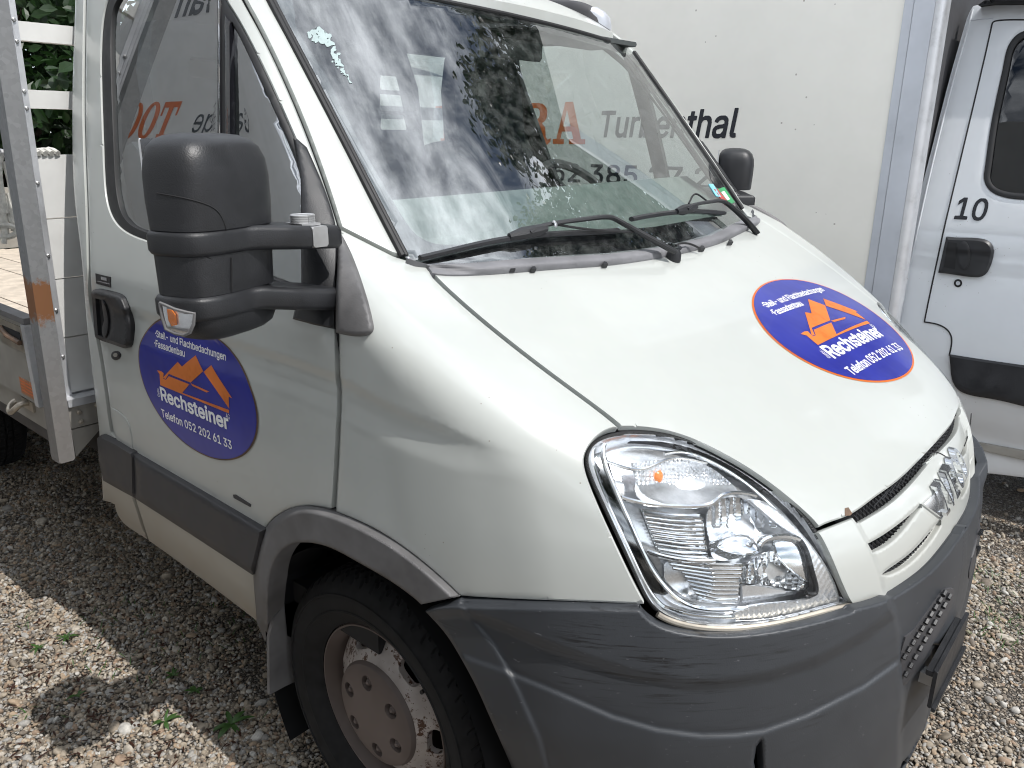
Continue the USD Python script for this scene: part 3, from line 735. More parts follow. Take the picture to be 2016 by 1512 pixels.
m = trimesh.Trimesh(V, Fs, process=False); m = cat(m, trimesh.Trimesh(V, np.array(Fs)[:, ::-1], process=False))
part(VAN, 'wheel_well', m, 'dark_inside'); part(VAN, 'wheel_well', mirrored(m), 'dark_inside')
mf = [(530, 1258), (531, 1368), (560, 1352), (594, 1336), (600, 1300), (604, 1235), (592, 1180), (560, 1190), (540, 1215)]
fy = at(mf, 0, -.335)
fm = trimesh.Trimesh(np.vstack([fy, fy - [.012, 0, 0]]), None, process=False)
poly2 = Polygon(fy[:, 1:]).buffer(0)
ex = trimesh.creation.extrude_polygon(poly2, .012, engine='earcut')
vv = np.array(ex.vertices); ex = trimesh.Trimesh(np.c_[vv[:, 2] - .347, vv[:, 0], vv[:, 1]], ex.faces)
part(VAN, 'mud_flap', ex, 'grey_plastic'); part(VAN, 'mud_flap', mirrored(ex), 'grey_plastic')
m = rbox(-.36, -.335, -.93, -.60, .40, .75, .01)
part(VAN, 'inner_arch_panel', cat(m, rbox(-.335, -.15, -.70, -.66, .55, .62, .01)), 'black_plastic')

# ---- door mouldings
mm = panel(sp([(262, 893), (390, 968), (518, 1044)]) + sp([(516, 1060), (506, 1100), (497, 1132)]) + sp([(497, 1132), (380, 1055), (267, 982)]), F_cab, .020, .022, 8, bevel=.008, bpx=7)
part(VAN, 'side_moulding', mm, 'moulding_plastic'); part(VAN, 'side_moulding', mirrored(mm), 'moulding_plastic')
mm = panel(Z2([(355, 303), (372, 290), (430, 318), (487, 354), (493, 370), (496, 523), (440, 493), (378, 458), (362, 380)]), F_cab, .020, .022, 7, bevel=.008, bpx=6)
part(VAN, 'side_moulding', mm, 'moulding_plastic'); part(VAN, 'side_moulding', mirrored(mm), 'moulding_plastic')
part(VAN, 'model_plate', panel(Z2([(853, 510), (862, 510), (918, 546), (916, 555), (856, 522)]), F_cab, .002, .002, 4, bevel=0), 'moulding_plastic')
pl = part(VAN, 'maker_plate', panel(Z8([(48, 105), (128, 125), (131, 182), (53, 160)]), F_cab, .002, .002, 5, bevel=0), 'black_plastic')
part(pl, 'plate_print', panel(Z8([(78, 122), (108, 130), (109, 146), (79, 138)]), F_cab, .0028, .0007, 4, bevel=0), 'satin_chrome')
part(pl, 'plate_print', panel(Z8([(53, 143), (129, 162), (129, 166), (53, 147)]), F_cab, .0028, .0007, 4, bevel=0), 'satin_chrome')

# ---- door handle and lock
h_out = sp(Z8([(28, 205), (45, 190), (80, 195), (175, 222), (200, 255), (225, 320), (241, 380), (236, 460), (222, 508), (190, 506), (130, 485), (65, 462), (45, 440)]), 3)
h_hole = Z8([(48, 240), (95, 252), (118, 300), (125, 360), (120, 420), (105, 455), (62, 440)])
hd = part(VAN, 'door_handle', panel(Polygon(h_out, [h_hole]), F_cab, .020, .022, 5, bevel=.009, bpx=6), 'black_plastic')
part(hd, 'handle_recess', panel(Polygon(h_hole).buffer(4), F_cab, .001, .002, 5, bevel=0), 'dark_inside')
part(hd, 'handle_lever', panel(sp(Z8([(80, 250), (100, 262), (118, 310), (124, 365), (118, 430), (104, 456), (92, 450), (96, 360)]), 3), F_cab, .019, .012, 4, bevel=.004, bpx=3), 'black_plastic')
lk = part(VAN, 'door_lock', panel(list(Point(227.5, 700).buffer(9).exterior.coords), F_cab, .005, .006, 3, bevel=.002, bpx=2), 'black_plastic')
part(lk, 'key_barrel', panel(list(Point(226.5, 699).buffer(4).exterior.coords), F_cab, .0065, .003, 2, bevel=0), 'dirty_aluminium')

# ---- side window: rubber, divider, panes
main_pane = along([sp([(301, 459), (268, 446), (247, 428), (233, 385), (226, 278), (221, 139), (222, 40), (231, 4), (250, -16), (290, -28), (360, -36), (428, -34)]), [(428, 508), (360, 481)]])
quarter = along([[(456, 45)], sp([(470, 70), (492, 115), (546, 231), (579, 305), (592, 350)]), [(593, 566), (520, 540), (456, 517)]])
wf = part(VAN, 'window_seal', panel(Polygon(Polygon(window_hole).buffer(1.5).exterior.coords, [main_pane, quarter]), F_cab, -.004, .02, 7, bevel=.004, bpx=3), 'black_rubber')
part(VAN, 'window_seal', mirrored(panel(Polygon(Polygon(window_hole).buffer(1.5).exterior.coords, [main_pane, quarter]), F_cab, -.004, .02, 12, bevel=0)), 'black_rubber')
part(VAN, 'window_divider', panel(Z1([(928, -40), (936, -40), (940, 585), (931, 585)]), F_cab, .0005, .012, 5, bevel=.002, bpx=1.5), 'gloss_black')
part(VAN, 'window_divider', panel(Z1([(955, 60), (978, 90), (982, 590), (960, 590)]), F_cab, .0005, .012, 5, bevel=.002, bpx=1.5), 'gloss_black')
sg = cat(panel(Polygon(main_pane).buffer(4), F_cab, -.012, .004, 14, bevel=0)); sq = panel(Polygon(quarter).buffer(4), F_cab, -.012, .004, 14, bevel=0)
part(VAN, 'side_window', sg, 'side_glass', True); part(VAN, 'quarter_window', sq, 'side_glass', True)
part(VAN, 'side_window', mirrored(sg), 'side_glass', True); part(VAN, 'quarter_window', mirrored(sq), 'side_glass', True)

# ---- grey trim at the foot of the windscreen pillar
tp = along([[(668, 456)], sp([(668, 456), (686, 486), (706, 535), (722, 585), (733, 636)]), sp([(733, 636), (730, 654), (717, 661), (696, 662), (661, 655)]), [(661, 600), (664, 520)]])
m = panel(tp, F_fen, .010, .014, 6, bevel=.006, bpx=5)
part(VAN, 'pillar_foot_trim', m, 'grey_plastic'); part(VAN, 'pillar_foot_trim', mirrored(m), 'grey_plastic')
# ------------------------------------------------------------------ wing mirrors
def squircle(cx, cy, a, b, n=3.2, m=40, rot=0.0):
    t = np.linspace(0, 2 * np.pi, m, endpoint=False)
    x = a * np.sign(np.cos(t)) * np.abs(np.cos(t)) ** (2 / n); y = b * np.sign(np.sin(t)) * np.abs(np.sin(t)) ** (2 / n)
    c, s = math.cos(rot), math.sin(rot)
    return np.c_[cx + c * x - s * y, cy + s * x + c * y]
def loft(rings):            # rings: (m,3) arrays from bottom to top, closed by caps
    m = len(rings[0]); V = np.vstack(rings + [rings[0].mean(0), rings[-1].mean(0)]); F = []; n = len(rings)
    for i in range(n - 1):
        for k in range(m):
            l = (k + 1) % m
            F += [(i * m + k, i * m + l, (i + 1) * m + l), (i * m + k, (i + 1) * m + l, (i + 1) * m + k)]
    for k in range(m):
        l = (k + 1) % m
        F += [(n * m, l, k), (n * m + 1, (n - 1) * m + k, (n - 1) * m + l)]
    t = trimesh.Trimesh(V, F, process=False)
    if t.volume < 0: t.invert()
    return t
MC = np.array([-.045, -1.169])         # centre of the mirror head in plan
MROT = math.radians(-72)              # long side runs outwards, the outer end a little to the rear
def head(levels, n=3.4):
    return loft([np.c_[squircle(MC[0] + dx, MC[1] + dy, a, b, n, 48, MROT), np.full(48, z)] for z, a, b, dx, dy in levels])
upper = head([(1.494, .104, .062, 0, 0), (1.496, .106, .064, 0, 0), (1.54, .107, .067, 0, 0), (1.58, .105, .068, 0, .0), (1.605, .101, .066, 0, 0), (1.625, .093, .060, -.002, 0), (1.637, .081, .050, -.004, 0), (1.644, .062, .036, -.006, 0), (1.6465, .035, .018, -.006, 0)])
middle = head([(1.388, .100, .058, 0, -.002), (1.390, .102, .060, 0, -.002), (1.455, .104, .061, 0, -.001), (1.457, .102, .059, 0, -.001)], 3.6)
bowl = head([(1.306, .030, .016, -.0, -.0), (1.308, .058, .034, -.0, -.0), (1.313, .078, .046, -.0, -.0), (1.322, .092, .056, -.0, -.0), (1.340, .101, .061, 0, -.0), (1.352, .102, .062, 0, -.0)])
def arm(z0, z1, dz, grow=.004):
    sq = Polygon(squircle(MC[0], MC[1] - .002, .106 + grow, .064 + grow, 3.4, 60, MROT))
    att = Polygon([(.016, -1.0), (.014, -.955), (-.075, -.955), (-.085, -1.02), (-.090, -1.12), (-.03, -1.17), (.010, -1.13), (.018, -1.06)]).buffer(.012).buffer(-.004)
    pl = unary_union([sq, att]).buffer(.03).buffer(-.03)
    pl = pl if pl.geom_type == 'Polygon' else max(pl.geoms, key=lambda g: g.area)
    ring = resample(np.asarray(pl.exterior.coords), .008)
    lv = [(z0, -.010), (z0 + .003, -.004), (z0 + .009, 0), (z1 - .009, 0), (z1 - .003, -.004), (z1, -.010)]
    out = []
    c = np.array(ring); nn = np.roll(c, -1, 0) - np.roll(c, 1, 0); nn /= np.linalg.norm(nn, axis=1)[:, None]; nn = np.c_[nn[:, 1], -nn[:, 0]]
    if Polygon(ring).exterior.is_ccw is False: nn = -nn
    sides = []
    for z, o in lv: sides.append(np.c_[c + nn * o, np.full(len(c), z)])
    m = len(c); V = np.vstack(sides); F = []
    for i in range(len(lv) - 1):
        for k in range(m):
            l = (k + 1) % m; F += [(i * m + k, i * m + l, (i + 1) * m + l), (i * m + k, (i + 1) * m + l, (i + 1) * m + k)]
    t = trimesh.Trimesh(V, F, process=False)
    cap2, f2 = trimesh.creation.triangulate_polygon(Polygon(sides[0][:, :2]).buffer(0), engine='earcut')
    b = trimesh.Trimesh(np.c_[cap2, np.full(len(cap2), z0)], f2, process=False)
    if b.face_normals[:, 2].mean() > 0: b.invert()
    b2 = trimesh.Trimesh(np.c_[cap2, np.full(len(cap2), z1)], f2, process=False)
    if b2.face_normals[:, 2].mean() < 0: b2.invert()
    side_n = t.face_normals; out = (side_n[:, :2] * (t.triangles_center[:, :2] - c.mean(0))).sum(1).mean()
    if out < 0: t.invert()
    q = cat(t, b, b2); v = np.array(q.vertices); v[:, 2] += dz * np.clip((v[:, 1] + 1.12) / .15, 0, 1); q.vertices = v
    return q
ind_px = Z8([(398, 265), (430, 278), (480, 300), (540, 316), (585, 322), (580, 380), (560, 425), (530, 440), (480, 430), (430, 405), (412, 345)])
def F_bowl(P):
    c, s = math.cos(MROT), math.sin(MROT)
    u, v = P[:, 0] - MC[0], P[:, 1] - MC[1]; a = c * u + s * v; b = -s * u + c * v
    k = np.interp(P[:, 2], [1.306, 1.313, 1.322, 1.340, 1.39], [.45, .77, .91, 1.0, 1.015])
    return ((np.abs(a / (.101 * k)) ** 3.4 + np.abs(b / (.061 * k)) ** 3.4) ** (1 / 3.4) - 1) * .06
def F_shell(P):
    c, s = math.cos(MROT), math.sin(MROT)
    u, v = P[:, 0] - MC[0], P[:, 1] - MC[1]; a = c * u + s * v; b = -s * u + c * v
    ka = np.interp(P[:, 2], [1.504, 1.54, 1.58, 1.605], [.106, .107, .105, .101]); kb = np.interp(P[:, 2], [1.504, 1.54, 1.58, 1.605], [.064, .067, .068, .066])
    return ((np.abs(a / ka) ** 3.4 + np.abs(b / kb) ** 3.4) ** (1 / 3.4) - 1) * .066
sail_px = along([[(579, 268), (604, 290)], sp([(604, 290), (622, 330), (644, 385), (660, 440)]), [(664, 462), (662, 560), (660, 648), (620, 640), (576, 628), (585, 590), (593, 560), (593, 350)]])
sail = panel(sail_px, F_cab, .006, .02, 8, bevel=.004, bpx=3)
clip = cat(*[tube(np.array([(-.012 + .016 * math.cos(t), -1.012 + .022 * math.sin(t), 1.492 + .004 * k) for t in np.linspace(0, 6.28, 18)]), .0028, 6) for k in range(4)],
           rbox(-.01, .026, -1.018, -.985, 1.449, 1.486, .004), rbox(-.04, .012, -1.03, -.99, 1.487, 1.491, .001))
def wing_mirror(flip):
    def g(q):
        if not flip: return q
        q = mirrored(q); v = np.array(q.vertices); c = np.array([-.02, .958]); a = math.radians(46)      # the far one is folded back
        if v[:, 1].max() > 1.02 and v[:, 1].mean() > 1.0:
            d = v[:, :2] - c; v[:, 0] = c[0] + math.cos(a) * d[:, 0] - math.sin(a) * d[:, 1]; v[:, 1] = c[1] + math.sin(a) * d[:, 0] + math.cos(a) * d[:, 1]; v[:, 0] += .02
            v[:, 2] -= .035
        return trimesh.Trimesh(v, q.faces, process=False)
    back = (lambda q: trimesh.Trimesh(np.array(q.vertices) - [.07, -.02, 0], q.faces, process=False)) if flip else (lambda q: q)
    p = part(VAN, 'wing_mirror', g(upper), 'black_plastic')
    part(p, 'middle_shell', g(middle), 'black_plastic'); part(p, 'lower_bowl', g(bowl), 'black_plastic')
    part(p, 'arm', g(back(arm(1.454, 1.496, -.012))), 'black_plastic', 40); part(p, 'arm', g(back(arm(1.349, 1.390, -.025))), 'black_plastic', 40)
    part(p, 'mounting_plate', g(sail), 'black_plastic')
    for zc, hh, bb in ((1.585, .105, .072), (1.430, .05, .070)):
        gl = rbox(-.0045, .0, -bb, bb, -hh / 2, hh / 2, .002); T = trimesh.transformations.rotation_matrix(MROT + math.pi / 2, (0, 0, 1)); gl.apply_transform(T)
        off = np.array([math.cos(MROT + math.pi / 2), math.sin(MROT + math.pi / 2)])
        gl.apply_translation((MC[0] - .066 * off[0], MC[1] - .066 * off[1], zc)); part(p, 'mirror_glass', g(gl), 'chrome')
    if not flip:
        part(p, 'broken_joint', clip, 'chain_steel')
        ln = panel(ind_px, F_bowl, .013, .005, 4, bevel=.002, bpx=2); part(p, 'indicator_lens', ln, 'indicator_lens')
        part(p, 'indicator_bulb', panel(Z8([(436, 300), (462, 305), (480, 330), (486, 385), (462, 392), (444, 360)]), F_bowl, .0105, .002, 4, bevel=0), 'orange_plastic')
        part(p, 'indicator_reflector', panel(Polygon(ind_px).buffer(-1), F_bowl, .0085, .008, 4, bevel=0), 'satin_chrome')
        part(p, 'indicator_frame', tube(onto(np.array(ind_px + ind_px[:1]), F_bowl, .013), .003, 6), 'grey_plastic')
        lin = lambda q, f, o: part(p, 'shell_joint', tube(onto(np.array(spline(Z1(q), 6)), f, o), .0011, 5), 'dark_inside')
        lin([(690, 1048), (800, 1072), (900, 1100)], F_bowl, .0); lin([(985, 1095), (987, 1240)], F_bowl, .0)
        ll = np.array(spline(Z1([(668, 822), (760, 838), (850, 860), (915, 890), (945, 930), (962, 975)]), 6))
        part(p, 'shell_joint', tube(onto(ll, F_shell, .0002), .0012, 5), 'dark_inside')
    return p
wing_mirror(False); wing_mirror(True)

# ------------------------------------------------------------------ wheels
def tyre_mesh():
    nt = 300; prof = []
    R = .3485
    prof = [(.222, -.905), (.235, -.918), (.2605, -.9335), (.2625, -.9365), (.266, -.9365), (.268, -.9345), (.295, -.938), (.3035, -.9375), (.3045, -.9405), (.3085, -.9405), (.3095, -.9365), (.318, -.934), (.331, -.925), (.341, -.912)]
    tread = [(.345, -.902), (.3475, -.892), (.348, -.880), (.348, -.874), (.339, -.873), (.339, -.866), (.348, -.865), (.3485, -.846), (.3485, -.842), (.339, -.841), (.339, -.833), (.3485, -.832), (.3485, -.812), (.339, -.811), (.339, -.803), (.3485, -.802), (.348, -.78), (.345, -.765)]
    back = [(.33, -.742), (.30, -.73), (.26, -.735), (.222, -.76)]
    P = np.array(prof + tread + back); m = len(P)
    a = np.linspace(0, 2 * np.pi, nt, endpoint=False)
    rad = np.tile(P[:, 0], (nt, 1)).astype(float)
    for i in range(nt):
        for k in range(m):
            y = P[k, 1]
            if P[k, 0] > .338 and -.914 < y < -.86:
                ph = (i + (k % 3)) % 5
                if ph < 1: rad[i, k] -= .007
            elif P[k, 0] > .345 and (i + 2 * k) % 5 < 1: rad[i, k] -= .006
    V = np.stack([rad * np.cos(a)[:, None], np.broadcast_to(P[:, 1], (nt, m)), rad * np.sin(a)[:, None]], -1).reshape(-1, 3)
    F = []
    for i in range(nt):
        j = (i + 1) % nt
        for k in range(m):
            l = (k + 1) % m; F += [(i * m + k, i * m + l, j * m + l), (i * m + k, j * m + l, j * m + k)]
    t = trimesh.Trimesh(V, F, process=False)
    if t.volume < 0: t.invert()
    t.apply_translation((0, 0, WZ)); return t
def rim_mesh():
    pr = [(.2175, -.906), (.2195, -.902), (.2195, -.885), (.206, -.875), (.203, -.80), (.198, -.80), (.200, -.868), (.203, -.880), (.212, -.900), (.2145, -.906)]
    return revolve(pr, 96, 'y', (0, 0, WZ))
def disc_mesh():
    fr = [(.0, -.915), (.10, -.915), (.128, -.912), (.145, -.900), (.160, -.888), (.180, -.876), (.192, -.862), (.201, -.85), (.201, -.845), (.188, -.848), (.170, -.862), (.150, -.88), (.128, -.898), (.0, -.900)]
    d = mani(revolve(fr, 96, 'y'))
    for k in range(6):
        a = math.radians(58 + 60 * k)
        rad = np.array([math.cos(a), 0, math.sin(a)]); tan = np.array([-math.sin(a), 0, math.cos(a)])
        pts = []
        for s in (-.019, .019):
            c = rad * .166 + tan * s
            for q in np.linspace(0, 2 * np.pi, 14, endpoint=False):
                o = rad * .0155 * math.cos(q) + tan * .0155 * math.sin(q)
                pts += [c + o + [0, -.95, 0], c + o + [0, -.80, 0]]
        d = d - mani(trimesh.convex.convex_hull(np.array(pts)))
    t = tri(d); t.apply_translation((0, 0, WZ)); return t
def cap_mesh():
    c = mani(revolve([(.0, -.934), (.075, -.932), (.112, -.928), (.126, -.921), (.131, -.912), (.131, -.908), (.0, -.908)], 96, 'y'))
    for k in range(6):
        a = math.radians(30 + 60 * k + 8)
        cy = trimesh.creation.cylinder(.0185, .05, sections=24); cy.apply_transform(trimesh.transformations.rotation_matrix(math.pi / 2, (1, 0, 0))); cy.apply_translation((.088 * math.cos(a), -.938, .088 * math.sin(a)))
        c = c - mani(cy)
    t = tri(c); t.apply_translation((0, 0, WZ)); return t
TY, RM, DS, CP = tyre_mesh(), rim_mesh(), disc_mesh(), cap_mesh()
def wheel(flip):
    g = mirrored if flip else (lambda q: q)
    w = part(VAN, 'wheel', g(TY), 'tyre_rubber', 40)
    part(w, 'rim', g(RM), 'hub_brown'); part(w, 'wheel_disc', g(DS), 'wheel_silver', 30); part(w, 'hub_cap', g(CP), 'hub_brown', 30)
    for k in range(6):
        a = math.radians(38 + 60 * k)
        nut = cat(revolve([(0, -.927), (.006, -.927), (.009, -.925), (.0115, -.921), (.0115, -.905), (0, -.905)], 6, 'y'), revolve([(0, -.930), (.004, -.930), (.0055, -.928), (.0055, -.92), (0, -.92)], 12, 'y'))
        nut.apply_translation((.088 * math.cos(a), 0, WZ + .088 * math.sin(a))); part(w, 'wheel_nut', g(nut), 'hub_brown')
    bk = revolve([(.0, -.80), (.20, -.80), (.20, -.78), (.0, -.78)], 40, 'y', (0, 0, WZ)); part(w, 'brake_drum', g(bk), 'dark_inside')
    if not flip: part(w, 'tyre_valve', tube([(.175 * math.cos(.72), -.868, WZ + .175 * math.sin(.72)), (.182 * math.cos(.72), -.895, WZ + .182 * math.sin(.72))], .005, 8), 'black_rubber')
wheel(False); wheel(True)

# ------------------------------------------------------------------ head lamps
lens_px = sp(Z5([(430, 158), (300, 185), (215, 230), (178, 300), (185, 380), (260, 560), (380, 820), (480, 1040), (545, 1170), (600, 1235), (690, 1290), (850, 1330), (1050, 1340), (1300, 1312), (1550, 1252), (1772, 1198)]), 4) + sp(Z5([(1772, 1198), (1740, 1085), (1680, 960), (1580, 800), (1480, 660), (1340, 520), (1150, 380), (950, 270), (750, 195), (580, 165), (430, 158)]), 4)[1:-1]
LP = Polygon(lens_px).buffer(0); LB = LP.exterior
def border_d(p): return shapely.distance(shapely.points(p), LB)
def house_off(p): return -.010 - .042 * S(border_d(p) / 30)
def lamp(flip):
    g = mirrored if flip else (lambda q: q)
    hp = part(VAN, 'headlight', g(panel(LP, F_low, house_off, .003, 7, bevel=0)), 'satin_chrome', 50)
    if 1:
        part(hp, 'lens', g(panel(LP, F_low, -.001, .003, 9, bevel=.003, bpx=4)), 'lamp_lens', 60)
        part(hp, 'lamp_gasket', g(panel(Polygon(LP.buffer(5).exterior.coords, [LP.buffer(-1.5).exterior.coords]), F_low, -.008, .03, 6, bevel=.002, bpx=2)), 'black_rubber')
        trim_l = Z5([(190, 300), (275, 270), (300, 330), (345, 470), (420, 660), (520, 870), (640, 1060), (700, 1120), (640, 1150), (560, 1130), (480, 990), (380, 790), (260, 530)])
        part(hp, 'side_trim', g(panel(trim_l, F_low, -.020, .004, 6, bevel=.004, bpx=3)), 'dark_reflection_chrome', 50)
        for q, r in (([(278, 230), (270, 290), (300, 400), (380, 590), (500, 860), (560, 980), (640, 1090), (760, 1190), (900, 1230), (1150, 1225)], .004), ([(225, 235), (205, 300), (240, 450), (340, 680), (470, 960), (560, 1130), (640, 1215)], .003),
                     ([(380, 552), (500, 585), (660, 605), (820, 608), (930, 590), (985, 545), (1080, 525), (1200, 545)], .004), ([(540, 880), (700, 925), (850, 940), (950, 938)], .004), ([(285, 335), (400, 372), (520, 380), (640, 330), (760, 318), (900, 345)], .003),
                     ([(640, 1215), (850, 1270), (1100, 1275), (1350, 1230), (1560, 1165)], .0035), ([(640, 290), (760, 280), (900, 325), (1100, 440), (1300, 610), (1420, 760)], .003)):
            part(hp, 'bezel_edge', g(tube(onto(np.array(spline(Z5(q), 6)), F_low, -.018), r, 7)), 'chrome')
        # indicator chamber
        ib = Polygon(sp(Z5([(440, 345), (560, 330), (700, 322), (860, 345), (960, 395), (1060, 480), (1085, 520), (1000, 540), (930, 590), (800, 600), (640, 598), (500, 570), (470, 450)]), 3)).buffer(0)
        c0 = np.array(Z5([(800, 470)])[0]); s0 = np.array([105., 44.])
        def o1(p):
            r2 = (((p - c0) / s0) ** 2).sum(1); return -.020 - .035 * np.clip(1 - r2, 0, 1) + .0015 * np.sin((p[:, 0] - c0[0]) * .75) * (p[:, 1] < c0[1])
        part(hp, 'indicator_reflector', g(panel(ib, F_low, o1, .003, 4, bevel=0)), 'satin_chrome', 20)
        bq = onto(np.array(Z5([(505, 430), (560, 425), (590, 425)])), F_low, -.045)
        bulb = trimesh.creation.icosphere(3, .013); bulb.apply_scale((1, 1, 1.1)); bulb.apply_translation(bq[2])
        part(hp, 'indicator_bulb', g(cat(bulb, tube([bq[0], bq[1], bq[2]], [.013, .011, .010], 12))), 'orange_plastic')
        # stepped ribs
        for k in range(10):
            y0 = 648 + k * 26.5; xl = 515 + k * 10.5; xr = 868 + k * 4
            part(hp, 'rib', g(tube(onto(np.array(Z5([(xl, y0), ((xl + xr) / 2, y0 + 24), (xr, y0 + 32)])), F_low, -.030), .0042, 6, flat=.6)), 'chrome')
        part(hp, 'rib_back', g(panel(Z5([(500, 620), (700, 650), (880, 655), (905, 905), (800, 905), (600, 885)]), F_low, -.045, .003, 7, bevel=0)), 'chrome')
        for k in range(10):
            y0 = 955 + k * 25; xl = 700 + k * 16 - 40 * (k < 3); xr = 1115 - k * 4
            part(hp, 'rib', g(tube(onto(np.array(Z5([(xl, y0 - 22), ((xl + xr) / 2, y0 + 8), (xr, y0 + 10)])), F_low, -.032), .0042, 6, flat=.6)), 'chrome')
        # lower left bowl
        bl = Polygon(sp(Z5([(640, 960), (690, 935), (800, 950), (1110, 975), (1095, 1080), (1080, 1195), (950, 1200), (800, 1170), (700, 1110), (640, 1040)]), 3)).buffer(0)
        c1 = np.array(Z5([(760, 1050)])[0]); s1 = np.array([60., 48.])
        part(hp, 'fog_reflector', g(panel(bl, F_low, lambda p: -.030 - .022 * np.clip(1 - (((p - c1) / s1) ** 2).sum(1), 0, 1), .003, 4, bevel=0)), 'satin_chrome', 25)
        # main reflector, facetted
        mb = Polygon(sp(Z5([(905, 640), (960, 575), (1060, 550), (1140, 570), (1290, 660), (1440, 790), (1340, 790), (1230, 790), (1200, 850), (1215, 890), (1080, 925), (950, 935), (920, 860), (900, 740)]), 2)).buffer(0)
        c2 = np.array(Z5([(1120, 740)])[0]); s2 = np.array([92., 66.])
        def o2(p):
            q = (p - c2) / s2; r2 = (q ** 2).sum(1); st = np.floor((p[:, 0] - 1390) / 14.) % 2
            return -.022 - .032 * np.clip(1 - r2, 0, 1) - .004 * st * (p[:, 1] < c2[1] - 2)
        part(hp, 'main_reflector', g(panel(mb, F_low, o2, .003, 4, bevel=0)), 'chrome', 25)
        part(hp, 'main_reflector', g(panel(sp(Z5([(930, 900), (960, 840), (1040, 790), (1150, 785), (1210, 850), (1215, 885), (1080, 925), (950, 935)]), 3), F_low, -.034, .004, 4, bevel=.004, bpx=3)), 'chrome', 40)
        # lower right reflector with its lens
        rb_ = Polygon(sp(Z5([(1120, 985), (1160, 940), (1230, 900), (1300, 880), (1400, 960), (1520, 1070), (1500, 1115), (1400, 1110), (1250, 1085), (1110, 1075)]), 2)).buffer(0)
        c3 = np.array(Z5([(1310, 1000)])[0]); s3 = np.array([72., 42.])
        def o3(p):
            q = (p - c3) / s3; st = np.floor((p[:, 0] - 1500) / 12.) % 2
            return -.024 - .030 * np.clip(1 - (q ** 2).sum(1), 0, 1) - .004 * st
        part(hp, 'main_reflector', g(panel(rb_, F_low, o3, .003, 4, bevel=0)), 'chrome', 25)
        part(hp, 'main_reflector', g(panel(sp(Z5([(1105, 1080), (1250, 1090), (1420, 1118), (1480, 1125), (1300, 1165), (1110, 1190)]), 2), F_low, -.034, .004, 4, bevel=.003, bpx=3)), 'satin_chrome', 40)
        part(hp, 'bulb_shield', g(panel(sp(Z5([(1300, 820), (1370, 805), (1450, 825), (1490, 900), (1510, 1010), (1515, 1070), (1450, 1030), (1380, 970), (1320, 900)]), 3), F_low, -.022, .004, 4, bevel=.003, bpx=3)), 'chrome', 40)
        bs = onto(np.array(Z5([(1215, 850), (1245, 815), (1300, 795), (1380, 790), (1460, 812)])), F_low, -.018)
        part(hp, 'bezel_edge', g(tube(spline(bs, 5), .006, 8)), 'chrome')
        sb = spline(onto(np.array(Z5([(1465, 815), (1510, 900), (1540, 1010), (1562, 1120), (1500, 1135)])), F_low, -.016), 5)
        part(hp, 'bezel_edge', g(tube(sb, .005, 8)), 'black_plastic')
        # knurled margin along the right and the bottom
        mg = Polygon(sp(Z5([(1140, 560), (1290, 600), (1400, 690), (1500, 800), (1600, 930), (1680, 1080), (1705, 1190)]), 3) + sp(Z5([(1500, 1245), (1300, 1290), (1075, 1305)]), 3) + Z5([(1060, 1250)]) + sp(Z5([(1100, 1235), (1350, 1190), (1565, 1140), (1560, 1050), (1500, 850), (1430, 780), (1280, 680)]), 3)).buffer(0)
        part(hp, 'knurled_margin', g(panel(mg, F_low, lambda p: -.014 - .0006 * np.sin(p[:, 0] * 1.5) * np.sin(p[:, 1] * 1.5), .004, 3., bevel=.002, bpx=2)), 'satin_chrome', 20)
        part(hp, 'lower_lip', g(tube(onto(np.array(spline(Z5([(600, 1262), (700, 1310), (860, 1345), (1050, 1352), (1300, 1325), (1550, 1266), (1770, 1212)]), 5)), F_low, .001), .0055, 8)), 'tarnished_tin')
lamp(False); lamp(True)
m = panel(LP.buffer(16), F_low, lambda p: np.full(len(p), -.075), .004, 16, bevel=0)
part(VAN, 'lamp_bay', m, 'dark_inside'); part(VAN, 'lamp_bay', mirrored(m), 'dark_inside')

# ------------------------------------------------------------------ wipers
def ws_pts(px, off): return onto(np.array(px, float), F_ws, off)
def wiper(blade_px, arm_px, pivot_px, spoiler=True):
    b = spline(ws_pts(blade_px, .016), 8)
    w = part(VAN, 'wiper', tube(b, .0095, 6, flat=.7), 'black_plastic')
    part(w, 'rubber_edge', tube(spline(ws_pts(blade_px, .006), 8), .004, 5), 'black_rubber')
    a = np.vstack([spline(ws_pts(arm_px, .034), 6)])
    part(w, 'arm', tube(a, np.linspace(.0075, .013, len(a)), 8, flat=.6), 'black_plastic')
    c = ws_pts([arm_px[0]], .026)[0]; d = (b[1] - b[0]) / np.linalg.norm(b[1] - b[0])
    part(w, 'blade_clip', tube([c - d * .055, c - d * .02, c + d * .03, c + d * .05], [.008, .015, .013, .008], 8), 'black_plastic')
    p = ws_pts([arm_px[-1]], .02)[0]
    part(w, 'pivot', revolve([(0, 0), (.019, 0), (.019, .02), (.014, .03), (0, .032)], 20, 'z', p - [0, 0, .025]), 'black_plastic')
    return w
w1 = wiper(ZW([(20, 415), (200, 372), (400, 326), (590, 296), (780, 280), (960, 272), (1110, 262)]), ZW([(620, 272), (700, 235), (820, 214), (960, 196), (1070, 190), (1120, 212), (1250, 285), (1420, 378)]), None)
w2 = wiper(ZW([(1185, 200), (1300, 178), (1450, 160), (1570, 158), (1695, 166)]), ZW([(1490, 145), (1540, 118), (1620, 104), (1690, 102), (1740, 135), (1810, 200), (1880, 282)]), None)
part(w1, 'washer_hose', tube(spline(ws_pts(ZW([(770, 228), (900, 250), (1050, 265), (1200, 270)]), .03), 6), .0028, 6), 'black_rubber')
